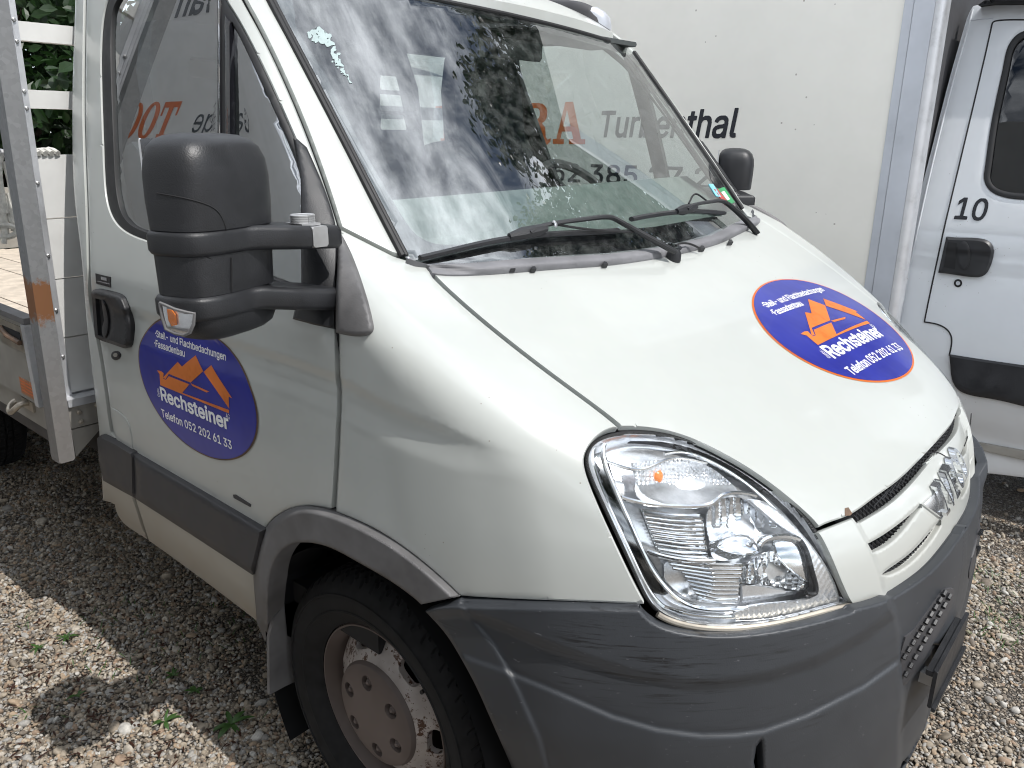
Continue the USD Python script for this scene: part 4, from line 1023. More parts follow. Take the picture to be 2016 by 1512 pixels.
part(w1, 'washer_hose', tube(spline(ws_pts(ZW([(1430, 345), (1480, 332), (1530, 345), (1565, 365)]), .02), 6), .003, 6), 'black_rubber')
part(w1, 'hose_clip', tube(spline(ws_pts(ZW([(752, 212), (765, 222), (768, 240)]), .046), 4), .0035, 6), 'satin_chrome')
part(w2, 'washer_hose', tube(spline(ws_pts(ZW([(1500, 115), (1520, 75), (1545, 62), (1575, 80), (1600, 98)]), .035), 6), .0028, 6), 'black_rubber')

# ------------------------------------------------------------------ roof marker lamps
def marker(flip):
    g = mirrored if flip else (lambda q: q)
    P = np.array([(-.76, .59), (-.62, .59), (-.55, .605), (-.515, .635), (-.505, .67), (-.515, .695), (-.56, .70), (-.64, .69), (-.76, .66)])
    z = lambda q: solve(np.c_[q, np.full(len(q), 2.8)], np.tile([0, 0, -1.], (len(q), 1)), F_cab, 0, .2, 1.4, 200)[:, 2]
    c = P.mean(0); rings = []
    for s, h in ((1.03, -.01), (1.0, .016), (.9, .032), (.7, .042), (.35, .046)):
        q = c + (P - c) * s; rings.append(np.c_[q, z(q) + h])
    m = loft(rings); k = part(VAN, 'roof_marker_lamp', g(m), 'moulding_plastic', 40)
    Q = np.array([(-.545, .615), (-.515, .635), (-.503, .67), (-.512, .698), (-.545, .69), (-.555, .65)]); c = Q.mean(0); rings = []
    for s, h in ((1.06, .002), (1.05, .020), (.9, .040), (.4, .049)):
        q = c + (Q - c) * s; rings.append(np.c_[q, z(q) + h])
    part(k, 'lens', g(loft(rings)), 'steel_profile', 40)
marker(False)

# ------------------------------------------------------------------ round stickers
def drop_side(uv, off):          # uv = (x, z) on the door
    uv = np.asarray(uv, float)
    return solve(np.c_[uv[:, 0], np.full(len(uv), -1.5), uv[:, 1]], np.tile([0, 1., 0], (len(uv), 1)), F_cab, off, 0, 1.2, 160)
def drop_top(uv, off):           # uv = (x, y) on the bonnet
    uv = np.asarray(uv, float)
    return solve(np.c_[uv[:, 0], uv[:, 1], np.full(len(uv), 1.8)], np.tile([0, 0, -1.], (len(uv), 1)), F_low, off, 0, 1.2, 160)
def flat_sheet(poly, drop, place, off, step=.02):
    """a thin film: poly in the sticker's own plane"""
    out = []
    for g in getattr(poly, 'geoms', [poly]):
        if g.is_empty or g.area < 1e-7: continue
        v, f = trimesh.creation.triangulate_polygon(g, engine='earcut')
        t = trimesh.Trimesh(np.c_[v, np.zeros(len(v))], f, process=False)
        if len(f): t = t.subdivide_to_size(step)
        v = np.array(t.vertices)[:, :2]
        P = drop(place(v), off)
        t2 = trimesh.Trimesh(P, t.faces, process=False)
        c = t2.triangles_center; n = t2.face_normals
        if ((POS - c) * n).sum() < 0: t2.invert()
        out.append(t2)
    return cat(*out)
def text_poly(text, h, xs=1., bold=False, slant=0., grow=0.):
    t = meshkit.text_mesh(text, h, .002, bold)
    top = t.vertices[:, 2] > .001
    f = t.faces[top[t.faces].all(1)]
    if grow:
        pl = unary_union([Polygon(np.array(t.vertices)[q][:, :2]).buffer(h * 1e-4) for q in f]).buffer(h * grow).simplify(h * .008)
        m = [trimesh.creation.triangulate_polygon(g, engine='earcut') for g in getattr(pl, 'geoms', [pl])]
        t = cat(*[trimesh.Trimesh(np.c_[a, np.zeros(len(a))], b, process=False) for a, b in m]); f = t.faces
    v = np.array(t.vertices)[:, :2]; v[:, 0] = v[:, 0] * xs + slant * v[:, 1]
    return trimesh.Trimesh(np.c_[v, np.zeros(len(v))], f, process=False)
def text_film(text, h, width, org, drop, place, off, bold=False, slant=0., rot=0., step=.02, grow=0.):
    t = text_poly(text, h, 1., bold, slant, grow); t = t.subdivide_to_size(step)
    v = np.array(t.vertices)[:, :2]; v[:, 0] = (v[:, 0] - v[:, 0].min()) * width / (v[:, 0].max() - v[:, 0].min())
    if rot: v = v @ np.array([[math.cos(rot), math.sin(rot)], [-math.sin(rot), math.cos(rot)]])
    v = v + org
    P = drop(place(v), off); t2 = trimesh.Trimesh(P, t.faces, process=False); t2.remove_unreferenced_vertices()
    if ((POS - t2.triangles_center) * t2.face_normals).sum() < 0: t2.invert()
    return t2
ell = lambda cx, cy, a, b, s=1.: Polygon([(cx + a * s * math.cos(t), cy + b * s * math.sin(t)) for t in np.linspace(0, 2 * np.pi, 72, endpoint=False)])
_logo = {k: drop_side(onto(np.array(Z8(v)), F_cab)[:, [0, 2]], 0)[:, [0, 2]] for k, v in {
    'roof': [(420, 668), (500, 582), (523, 608), (597, 547), (638, 633), (570, 695), (452, 648), (434, 676)],
    'base': [(387, 627), (410, 633), (424, 644), (420, 672), (436, 680), (452, 660), (563, 704), (525, 750), (778, 843), (778, 862), (405, 708), (402, 650)],
    'beam': [(570, 698), (672, 744), (655, 748), (580, 713)],
    'wing': [(640, 637), (682, 600), (795, 780), (776, 770), (779, 836)]}.items()}
_words = [('Rechsteiner', .035, .337, (-.735, .981), True), ('Telefon 052 202 61 33', .0215, .350, (-.745, .932), True), ('·Steil- und Flachbedachungen', .017, .343, (-.731, 1.152), True), ('·Fassadenbau', .017, .158, (-.737, 1.126), True)]
def round_sticker(drop, place, rim, name_rot=0):
    k = part(VAN, 'round_sticker', flat_sheet(ell(-.556, 1.050, .289, .174), drop, place, .0012), rim, True)
    part(k, 'blue_field', flat_sheet(ell(-.556, 1.050, .289, .174, .978), drop, place, .0020), 'film_blue', True)
    for n_, p in _logo.items():
        part(k, 'house_emblem', flat_sheet(Polygon(p).buffer(0), drop, place, .0027), 'sticker_orange', True)
    for txt, h, w, org, bold in _words:
        part(k, 'lettering', text_film(txt, h, w, np.array(org), drop, place, .0028, bold, grow=.018 if txt[0] == 'R' else .0), 'film_white', True)
    part(k, 'lettering', text_film('Gebr.', .012, .026, np.array((-.741, .986)), drop, place, .0028, False, rot=math.pi / 2), 'film_white', True)
    part(k, 'lettering', text_film('AG', .012, .018, np.array((-.408, 1.009)), drop, place, .0028), 'film_white', True)
    return k
round_sticker(drop_side, lambda v: v, 'film_brown')
round_sticker(drop_top, lambda v: np.c_[.634 - (v[:, 1] - .981) * 1.075, .024 + (v[:, 0] + .735) * 1.205], 'lettering_orange')

# ------------------------------------------------------------------ cab inside
part(VAN, 'cab_floor', rbox(-1.17, .0, -.90, .90, .50, .56), 'dark_inside')
sh = Polygon([(-.93, .56), (.93, .56), (.93, 1.3), (.80, 1.9), (.70, 2.02), (.60, 2.13), (-.60, 2.13), (-.70, 2.02), (-.80, 1.9), (-.93, 1.3)])
sh = sh.difference(Polygon([(-.47, 1.47), (.60, 1.47), (.56, 1.92), (-.45, 1.92)]).buffer(.03))
ex = trimesh.creation.extrude_polygon(sh, .04, engine='earcut'); v = np.array(ex.vertices)
part(VAN, 'cab_rear_wall', trimesh.Trimesh(np.c_[-1.185 + v[:, 2], v[:, 0], v[:, 1]], ex.faces), 'inner_trim')
part(VAN, 'rear_window', rbox(-1.168, -1.164, -.52, .64, 1.44, 1.96), 'side_glass', False)
pr = Polygon([(.05, 1.375), (-.04, 1.43), (-.13, 1.50), (-.21, 1.545), (-.30, 1.535), (-.345, 1.47), (-.36, 1.25), (-.30, .9), (.0, .9), (.05, 1.2)]).buffer(.015).buffer(-.015)
ex = trimesh.creation.extrude_polygon(pr, 1.56, engine='earcut'); v = np.array(ex.vertices)
v2 = np.c_[v[:, 0] + .05 * (1 - ((v[:, 2] - .78) / .78) ** 2), v[:, 2] - .78, v[:, 1] - .045 * np.clip((-(v[:, 2] - .78)) / .5, 0, 1) * (v[:, 1] > 1.44) - .03 * np.clip((v[:, 2] - 1.08) / .3, 0, 1) * (v[:, 1] > 1.44)]
part(VAN, 'dashboard', trimesh.Trimesh(v2, ex.faces[:, ::-1]), 'dash_plastic', 30)
for q in ([(1008, 446), (1070, 432)], [(1088, 432), (1168, 424)], [(1182, 424), (1245, 418)]):
    b = at(q, 2, 1.425)
    vv = part(VAN, 'demister_vent', tube(b, .016, 4, flat=.5), 'dark_inside', False)
    for t in np.linspace(.1, .9, 4):
        c = b[0] * (1 - t) + b[1] * t; part(vv, 'vane', rbox(c[0] - .02, c[0] + .02, c[1] - .003, c[1] + .003, c[2] + .0, c[2] + .016), 'dash_plastic')
def seat(yc, width, slots, hw):
    s = part(VAN, 'seat', rbox(-.98, -.42, yc - width / 2, yc + width / 2, .85, 1.0, .05), 'seat_cloth')
    bk = rbox(-.07, .07, yc - width / 2, yc + width / 2, 0, .66, .05); bk.apply_transform(trimesh.transformations.rotation_matrix(-.24, (0, 1, 0))); bk.apply_translation((-.80, 0, .98)); part(s, 'backrest', bk, 'seat_cloth')
    pl = Polygon([(yc - hw, 1.60), (yc + hw, 1.60), (yc + hw * .98, 1.80), (yc + hw * .8, 1.90), (yc - hw * .8, 1.90), (yc - hw * .98, 1.80)]).buffer(.03).buffer(.0)
    for (ya, yb, za, zb) in slots: pl = pl.difference(Polygon([(ya, za), (yb, za), (yb - .008, zb), (ya + .008, zb)]).buffer(.008))
    ex = trimesh.creation.extrude_polygon(pl, .07, engine='earcut'); v = np.array(ex.vertices)
    part(s, 'headrest', trimesh.Trimesh(np.c_[-.93 + v[:, 2] - .1 * (v[:, 1] - 1.6), v[:, 0], v[:, 1]], ex.faces), 'seat_cloth')
seat(-.66, .46, [(-.73, -.60, 1.80, 1.835)], .16)
seat(-.13, .44, [(-.075, .055, 1.80, 1.835), (-.085, .065, 1.735, 1.775), (-.09, .07, 1.675, 1.71)], .19)
seat(.45, .50, [(.38, .52, 1.80, 1.835)], .16)
a = np.linspace(0, 2 * np.pi, 48, endpoint=False)
st = np.c_[.20 * np.cos(a) * 0, .20 * np.cos(a), .20 * np.sin(a)]
T = trimesh.transformations.rotation_matrix(-.75, (0, 1, 0))[:3, :3]
sw = part(VAN, 'steering_wheel', tube(st @ T.T + [-.43, .45, 1.41], .016, 8, closed=True), 'moulding_plastic')
part(sw, 'hub', tube([(-.43, .45, 1.41), (-.36, .45, 1.34)], .06, 14), 'moulding_plastic')
part(sw, 'spoke', tube([(-.43, .26, 1.41), (-.42, .45, 1.40), (-.43, .64, 1.41)], .014, 6, flat=.6), 'moulding_plastic')
part(VAN, 'sun_visor', rbox(-.60, -.40, .18, .70, 1.955, 1.97, .006), 'inner_trim')
part(VAN, 'inner_mirror', rbox(-.36, -.34, -.09, .09, 1.86, 1.91, .01), 'dark_inside')

# ------------------------------------------------------------------ underside
part(VAN, 'chassis_frame', cat(rbox(-4.7, .75, -.44, -.36, .42, .60), rbox(-4.7, .75, .36, .44, .42, .60), rbox(-.5, .80, -.62, .62, .42, .62), rbox(-1.15, -.45, -.86, .86, .46, .56), rbox(-4.6, -1.35, -.9, .9, .60, .70)), 'dark_inside')
part(VAN, 'axle', tube([(0, -.75, WZ), (0, .75, WZ)], .05, 10), 'dark_inside')
pc = part(VAN, 'plate_holder', rbox(1.006, 1.014, -.262, .02, .507, .597, .003), 'black_plastic')
part(pc, 'bracket', rbox(.95, 1.006, -.22, -.19, .53, .555), 'chain_steel'); part(pc, 'bracket', rbox(.95, 1.006, -.08, -.05, .53, .555), 'chain_steel')
part(pc, 'rail', cat(rbox(.992, 1.006, -.26, -.01, .580, .592, .002), rbox(1.0145, 1.022, -.262, .02, .500, .510, .002)), 'black_plastic')

# ------------------------------------------------------------------ load bed with its headboard
BED = part(VAN, 'load_bed', rbox(-4.75, -1.40, -1.02, 1.02, .86, .90), 'dirty_aluminium')
k = 0
for y in np.arange(-1.0, 1.0, .145):
    part(BED, 'floor_plank', rbox(-4.7, -1.42, y, y + .141, .902, .925 + .002 * (k % 3), .003), 'weathered_wood'); k += 1
HX = -1.35
HB = part(VAN, 'headboard', cat(rbox(HX - .03, HX - .01, -1.0, 1.0, .84, .87), rbox(HX - .045, HX - .005, .96, 1.0, .87, 2.2)), 'aluminium')
for z0, z1 in ((1.895, 1.945), (1.716, 1.766), (2.07, 2.12)): part(HB, 'rail', rbox(HX - .03, HX, -1.0, 1.0, z0, z1, .003), 'white_board')
for z0, z1 in ((1.408, 1.588), (1.228, 1.404), (1.046, 1.224), (.868, 1.042)): part(HB, 'board', rbox(HX - .025, HX - .002, -1.0, 1.0, z0, z1, .003), 'white_board')
def lean(m):
    v = np.array(m.vertices); v[:, 1] += .024 * np.clip(v[:, 2] - .8, -.2, 2); m.vertices = v; return m
part(HB, 'post', lean(rbox(-1.365, -1.30, -1.080, -1.033, .665, 2.3, .006)), 'galvanised_post')
part(HB, 'corner_angle', lean(cat(rbox(-1.349, -1.342, -1.033, -1.002, .860, 2.3), rbox(-1.342, -1.336, -1.0325, -1.026, .860, 2.3), rbox(-1.342, -1.338, -1.019, -1.016, .861, 2.3))), 'aluminium')
for z in (1.945, 1.89, 1.76, 1.715, 1.51, 1.30, 1.135, .99):
    rv = revolve([(0, 0), (.006, 0), (.006, .003), (.003, .005), (0, .005)], 10, 'x', (-1.341, -1.013, z)); part(HB, 'rivet', lean(rv), 'chain_steel')
gs = trimesh.creation.extrude_polygon(Polygon([(-1.05, .672), (-.95, .756), (-.95, .762), (-1.05, .762)]), .008, engine='earcut'); v = np.array(gs.vertices)
part(HB, 'gusset', trimesh.Trimesh(np.c_[-1.312 + v[:, 2], v[:, 0] + .018, v[:, 1]], gs.faces), 'dirty_aluminium')
part(HB, 'cross_beam', rbox(-1.325, -1.305, -1.031, .95, .766, .835, .002), 'dirty_aluminium')
part(HB, 'ledge', rbox(-1.35, -1.295, -1.031, .95, .838, .862, .002), 'aluminium')
for y, z in ((-1.02, .815), (-1.018, .782), (-.965, .825), (-.96, .79)):
    part(HB, 'bolt', revolve([(0, 0), (.008, 0), (.008, .006), (.004, .010), (0, .010)], 6, 'x', (-1.306, y + .018, z)), 'tarnished_tin')
SB = part(VAN, 'side_board', rbox(-4.7, -1.445, -1.062, -1.035, .815, 1.10, .004), 'dirty_aluminium')
part(SB, 'top_edge', rbox(-4.7, -1.44, -1.068, -1.03, 1.085, 1.104, .003), 'grey_plastic')
part(SB, 'end_cap', rbox(-1.47, -1.438, -1.070, -1.030, .815, 1.083, .003), 'aluminium')
part(SB, 'latch_pocket', rbox(-1.70, -1.475, -1.0655, -1.060, .985, 1.07, .004), 'tarnished_tin')
part(SB, 'latch_recess', rbox(-1.66, -1.50, -1.0672, -1.064, 1.01, 1.05, .001), 'dark_inside')
part(SB, 'latch_lever', tube([(-1.66, -1.075, 1.045), (-1.58, -1.08, 1.03), (-1.49, -1.075, 1.02)], .008, 8), 'film_brown')
wl = part(SB, 'warning_sticker', rbox(-1.60, -1.47, -1.0640, -1.061, .830, .885), 'faded_sticker')
for z in (.84, .851, .862, .873): part(wl, 'print_line', rbox(-1.59, -1.48, -1.0648, -1.0638, z, z + .004), 'lettering_orange')
part(VAN, 'side_rail', rbox(-4.7, -1.36, -1.045, -1.0, .722, .808, .004), 'dirty_aluminium')
part(VAN, 'side_rail', rbox(-4.7, -1.40, -1.03, -.98, .665, .715, .004), 'moulding_plastic')
part(VAN, 'lashing_hook', cat(tube(spline([(-1.60, -1.05, .79), (-1.60, -1.085, .785), (-1.64, -1.095, .76), (-1.68, -1.085, .765), (-1.69, -1.06, .78)], 5), .010, 8), rbox(-1.66, -1.56, -1.052, -1.044, .765, .80, .003)), 'tarnished_tin')
FS = part(VAN, 'side_board', rbox(-4.7, -1.445, 1.035, 1.062, .93, 1.30, .004), 'dirty_aluminium')
part(VAN, 'tail_board', rbox(-4.74, -4.71, -1.0, 1.0, .93, 1.32, .004), 'dirty_aluminium')
TW = tyre_mesh()
for s in (-1, 1):
    q = TW.copy(); q.apply_translation((-3.3, .06, 0)); q = q if s < 0 else mirrored(q)
    part(VAN, 'wheel', q, 'tyre_rubber', 40)

# ropes over the headboard and side
rp = thing('rope', 'pale worn rope hanging in loose strands beside the flatbed post', 'rope')
rr = random.Random(4)
for i, (x0, z0, z1) in enumerate(((6, 305, 470), (2, 330, 480), (12, 318, 455), (20, 380, 440), (8, 300, 420))):
    a = at((x0 - 4, z0), 0, -1.62); b = at((x0 + 10 + rr.uniform(-6, 6), z1), 0, -1.60)
    pts = spline([a, a * .66 + b * .34 + [.0, rr.uniform(-.015, .015), 0], a * .3 + b * .7 + [0, rr.uniform(-.015, .015), 0], b], 6)
    part(rp, 'strand', tube(pts, .0085, 7), 'rope_fibre')
kn = at((10, 455), 0, -1.60)
part(rp, 'knot', tube([kn + [.012 * math.cos(t), .028 * math.cos(t * 1.0), .018 * math.sin(t)] for t in np.linspace(0, 12.5, 50)], .009, 6), 'rope_fibre')
part(rp, 'hook_bar', tube([at((-20, 300), 0, -1.62) + [0, 0, .005], at((14, 306), 0, -1.62) + [0, 0, .005]], .012, 8), 'chain_steel')
rp = thing('rope', 'short pale rope end lying on top of the headboard boards', 'rope')
for i in range(4):
    y = -.985 + i * .017; part(rp, 'turn', tube([(HX - .04, y, 1.597 + .002 * i), (HX - .012, y + .004, 1.600), (HX + .006, y + .008, 1.592)], .008, 7), 'rope_fibre')

# ------------------------------------------------------------------ the box truck behind
TRK = thing('box_truck', 'white box truck with door number 10 parked behind the flatbed truck', 'truck')
WY, CY = 1.8, 1.9
def F_wall(P): return WY - P[:, 1]
def F_tcab(P): return np.where(True, (CY + .99 - side_w(P[:, 2], np.full(len(P), -9.))) - P[:, 1], 0)
e0 = float(at((1719, 440), 1, WY)[0]); e1 = float(at((1737, 440), 1, WY)[0]); e2 = float(at((1776, 440), 1, WY)[0])
part(TRK, 'box_wall', rbox(-6.2, e0, WY, WY + .03, .72, 3.3), 'box_wall_white')
part(TRK, 'edge_strip', rbox(e0 + .0015, e1 - .001, WY - .004, WY + .03, .70, 3.3, .002), 'steel_profile')
part(TRK, 'edge_strip', rbox(e1 + .001, e2, WY - .006, WY + .03, .70, 3.3, .002), 'steel_profile')
cr = [(e2 + .001, WY - .006), (e2 + .012, WY - .004), (e2 + .024, WY + .003), (e2 + .033, WY + .015), (e2 + .037, WY + .03), (e2 + .037, WY + .075), (e2 + .0, WY + .075), (e2, WY)]
ex = trimesh.creation.extrude_polygon(Polygon(cr), 2.6, engine='earcut'); ex.apply_translation((0, 0, .70)); part(TRK, 'corner_profile', ex, 'aluminium', 40)
part(TRK, 'box_front', rbox(e2 - .03, e2 + .02, WY + .076, WY + 2.0, .72, 3.3), 'moulding_plastic')  # dark colour paints in the shade of the gap behind the cab
part(TRK, 'box_floor', rbox(-6.2, e2 - .03, WY + .03, WY + 2.1, .72, .80), 'dark_inside')
part(TRK, 'box_roof', rbox(-6.2, e2 + .02, WY + .001, WY + 2.1, 3.301, 3.33), 'box_wall_white')
part(TRK, 'chassis_frame', rbox(-6., 3.2, WY + .35, WY + 1.8, .40, .70), 'dark_inside')
# writing on the wall
def drop_wall(uv, off):
    return np.c_[uv[:, 0], np.full(len(uv), WY - off), uv[:, 1]]
same = lambda v: v
def slab(ch):               # slab-serif capitals, one unit tall, as polygons
    B = lambda x0, y0, x1, y1: shapely.box(x0, y0, x1, y1)
    if ch == 'T': return unary_union([B(0, .84, .92, 1), B(0, .62, .10, 1), B(.82, .62, .92, 1), B(.34, 0, .58, 1), B(.20, 0, .72, .12)])
    if ch == 'O': return Polygon(squircle(.46, .5, .46, .52, 2.2, 60)).difference(Polygon(squircle(.46, .5, .20, .42, 2.1, 60)))
    if ch == 'G':
        o = Polygon(squircle(.46, .5, .46, .52, 2.2, 60)).difference(Polygon(squircle(.46, .5, .20, .42, 2.1, 60)))
        return unary_union([o.difference(B(.52, .40, 1.1, .70)), B(.56, .36, 1.0, .48), B(.70, 0.02, .90, .40), B(.80, .66, .90, 1.0)])
    if ch == '-': return B(.05, .40, .45, .56)
    if ch == 'R':
        bowl_ = Polygon(squircle(.46, .74, .40, .26, 2.4, 40)).difference(Polygon(squircle(.44, .74, .16, .14, 2.4, 40))).intersection(B(.30, 0, 1, 1.1))
        leg = Polygon([(.42, .52), (.66, .52), (.80, .40), (.82, .16), (.90, .10), (1.0, .14), (1.0, .06), (.88, -.02), (.74, -.02), (.62, .08), (.60, .34), (.52, .42)])
        return unary_union([B(.12, 0, .36, 1), B(0, 0, .48, .12), B(0, .88, .46, 1), bowl_, leg, B(.3, .47, .5, .58)])
    if ch == 'A': return unary_union([Polygon([(.40, 1), (.66, 1), (.98, .06), (.72, .06)]).difference(Polygon()), Polygon([(.40, 1), (.52, 1), (.24, .06), (.10, .06)]), B(.24, .30, .80, .42), B(0, 0, .38, .12), B(.56, 0, 1.10, .12)])
def slab_word(word, x0, z0, h, adv=1.06, xs=1.):
    out, x = [], x0
    for ch in word:
        g = slab(ch); out.append((ch, shapely.affinity.affine_transform(g, [h * xs, 0, 0, h, x, z0]))); x += h * xs * ({'-': .52, 'T': 1.0, 'O': 1.0, 'G': 1.06, 'R': 1.08, 'A': 1.1}[ch])
    return out
import shapely.affinity
for ch, g in slab_word('TOG-RA', -1.853 - .22 * (1.0 + 1.0 + 1.06 + .52) * .92, 1.615, .222, xs=.92):
    part(TRK, 'wall_letter', flat_sheet(g, drop_wall, same, .0015, .4), 'lettering_orange', False)
def words(par, txt, h, w, org, mt, drop=drop_wall, **k): return part(par, 'wall_lettering', text_film(txt, h, w, np.array(org), drop, same, .0015, step=.5, **k), mt, False)
words(TRK, 'Turbenthal', .128, .785, (-1.300, 1.655), 'lettering_black', slant=.16, bold=True)
words(TRK, '052 385 27 23', .096, 1.21, (-1.735, 1.412), 'lettering_black', bold=True)
# cab
tc_out = along([sp(Z(1, 0, 0, [(1916, 12), (1906, 30), (1897, 58), (1868, 160), (1830, 310), (1796, 440), (1763, 593), (1740, 700), (1722, 800), (1720, 905)])), [(2400, 985), (2600, 700), (2600, 40), (2300, 0), (1940, 6)]])
tw_out = sp(Z(1, 0, 0, [(2180, 40), (2060, 52), (2016, 62), (1998, 73), (1984, 95), (1977, 125), (1960, 204), (1948, 270), (1940, 329), (1938, 352), (1948, 373), (1976, 387), (2016, 392), (2200, 404)])) + [(2260, 300), (2250, 60)]
part(TRK, 'cab_side', panel(Polygon(tc_out, [tw_out]), F_tcab, 0, .012, 14, bevel=.006, bpx=5), 'truck_paint')
part(TRK, 'cab_body', cat(rbox(float(at((1763, 593), 1, CY)[0]) + .08, 2.2, CY + .22, CY + 1.9, .5, 2.0, .03), rbox(.48, 1.9, CY + .26, CY + 1.86, 2.0, 2.16, .05)), 'dark_inside')
part(TRK, 'cab_roof', panel([(1925, 10), (1960, -14), (2100, -60), (2600, -120), (2600, 40), (2300, 4), (1950, 6)], lambda P: (CY + .12) - P[:, 1] + 0 * P[:, 0], 0, .3, 14, bevel=.02, bpx=5), 'dark_inside')
inner = Polygon(tw_out).buffer(-11)
part(TRK, 'window_seal', panel(Polygon(Polygon(tw_out).buffer(1).exterior.coords, [inner.exterior.coords]), F_tcab, .004, .02, 7, bevel=.004, bpx=4), 'black_rubber')
part(TRK, 'side_window', panel(inner.buffer(3), F_tcab, -.010, .004, 16, bevel=0), 'truck_glass', True)
def groove(pts, r=.0032, off=.0005, mt='black_rubber', n='door_seam'):
    part(TRK, n, tube(onto(np.array(pts, float), F_tcab, off), r, 6), mt)
groove(sp([(2500, 60), (2200, 44), (2016, 39), (1962, 41), (1955, 44), (1950, 62), (1861, 440), (1854, 471), (1836, 555), (1820, 634)]))
groove(sp([(1820, 634), (1840, 637), (1861, 646), (1873, 664), (1871, 690), (1869, 700)]))
groove(sp([(1912, 40), (1930, 38), (1956, 36)]), .002, mt='steel_profile', n='gutter_line')
groove(sp([(1915, 18), (1900, 75), (1872, 175), (1809, 440), (1779, 593)]), .0035, mt='truck_paint', n='rear_flange')
th = part(TRK, 'door_handle', panel(sp(Z(1, 0, 0, [(1863, 466), (1900, 468), (1936, 471), (1950, 479), (1956, 495), (1947, 529), (1936, 543), (1920, 546), (1880, 541), (1847, 537)]), 3), F_tcab, .022, .024, 5, bevel=.010, bpx=5), 'black_plastic')
part(th, 'handle_lever', panel(list(ell(1897, 503, 13, 28).exterior.coords), F_tcab, .028, .006, 4, bevel=.003, bpx=3), 'black_plastic')
part(th, 'handle_recess', panel(Z(1, 0, 0, [(1866, 476), (1884, 478), (1880, 530), (1858, 526)]), F_tcab, .0235, .001, 5, bevel=0), 'dark_inside')
tl = part(TRK, 'door_lock', panel(list(Point(1886, 557.5).buffer(8).exterior.coords), F_tcab, .004, .005, 3, bevel=.001, bpx=1.5), 'black_rubber')
part(tl, 'key_barrel', panel(list(Point(1886, 557.5).buffer(4.2).exterior.coords), F_tcab, .006, .002, 2, bevel=0), 'steel_profile')
part(TRK, 'side_moulding', panel(sp([(1869, 698), (1940, 709), (2016, 720), (2300, 765)]) + sp([(2300, 850), (2016, 800), (1950, 785), (1900, 775), (1880, 760), (1872, 735)]), F_tcab, .016, .018, 8, bevel=.007, bpx=4), 'black_plastic')
part(TRK, 'sill_strip', panel([(1900, 866), (2016, 887), (2400, 955), (2400, 990), (2016, 906), (1900, 880)], F_tcab, .012, .02, 8, bevel=.003, bpx=2), 'dirty_aluminium')
def drop_tcab(uv, off):
    return solve(np.c_[uv[:, 0], np.full(len(uv), 1.2), uv[:, 1]], np.tile([0, 1., 0], (len(uv), 1)), F_tcab, off, 0, 1.2, 100)
n0, n1, n2 = (onto(np.array([q], float), F_tcab)[0] for q in ((1878, 430), (1940, 434), (1881, 389)))
part(TRK, 'door_number', text_film('10', float(n2[2] - n0[2]), float(n1[0] - n0[0]), np.array((n0[0], n0[2])), drop_tcab, same, .0015, True, slant=.05, step=.05), 'lettering_black', False)

# ------------------------------------------------------------------ the box truck beside the photographer, seen in the side window
TR2 = thing('box_truck', 'white box truck mirrored in the side window with orange reversed capitals', 'truck')
Y2 = -2.25
part(TR2, 'box_wall', rbox(-12., 1.9, Y2 - .03, Y2, .75, 4.0), 'shaded_wall_white')  # front length out of view added to block sky from the van side
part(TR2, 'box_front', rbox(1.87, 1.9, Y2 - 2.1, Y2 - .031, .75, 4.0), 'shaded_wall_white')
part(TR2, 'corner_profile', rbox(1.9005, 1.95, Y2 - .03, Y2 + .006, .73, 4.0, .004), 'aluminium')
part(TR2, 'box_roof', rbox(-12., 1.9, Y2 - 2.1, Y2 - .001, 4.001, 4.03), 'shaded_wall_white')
part(TR2, 'box_floor', rbox(-12., 1.87, Y2 - 2.1, Y2 - .031, .75, .82), 'dark_inside')
for xw in (-5.2, 3.0):
    for yw in (Y2 - .02, Y2 - 1.9):
        q = TW.copy(); q.apply_translation((xw, yw + .93, 0)); part(TR2, 'wheel', q, 'tyre_rubber', 40)
part(TR2, 'chassis_frame', rbox(-11.5, 3.6, Y2 - 1.7, Y2 - .4, .45, .74), 'dark_inside')
def mirror_hit(px):
    px = np.array(px, float); Pw = onto(px, F_cab, -.012); n = grad(F_cab, Pw); D = rays(px); D /= np.linalg.norm(D, axis=1)[:, None]
    Rf = D - 2 * (D * n).sum(1)[:, None] * n; k = (Y2 - Pw[:, 1]) / Rf[:, 1]; return (Pw + k[:, None] * Rf)[:, [0, 2]]
def drop_w2(uv, off): return np.c_[uv[:, 0], np.full(len(uv), Y2 + off), uv[:, 1]]
H = mirror_hit([(346, 200), (341, 273), (345, 236), (230, 240), (428, 270), (372, 268), (400, 232), (283, 372), (262, 50), (420, 10), (300, 372)])
hT = float(H[0, 1] - H[1, 1]); zT = float(H[1, 1]); xT = float(H[2, 0])
# reading direction on this wall runs towards -x
flip = lambda v: np.c_[-v[:, 0], v[:, 1]]
sc = float((xT - H[3, 0]) / (3.45 * hT))
for ch, g in slab_word('TOG-RA', -xT, zT, hT, xs=sc):
    part(TR2, 'wall_letter', flat_sheet(g, drop_w2, flip, .0015, .6), 'lettering_orange', False)
def words2(txt, h, w, end_x, z, **k): return part(TR2, 'wall_lettering', text_film(txt, h, w, np.array((-end_x - w, z)), drop_w2, flip, .0015, step=.6, **k), 'lettering_black', False)
words2('Garage', hT * .62, hT * 2.6, float(H[5, 0]), float(H[5, 1]) + hT * .1)
words2('www.tog-ra.ch', hT * .55, hT * 5.0, float(H[7, 0]), float(H[7, 1]))
words2('familie', hT * 1.0, hT * 4.0, float(H[8, 0]), float(H[8, 1]), bold=True, slant=.2)
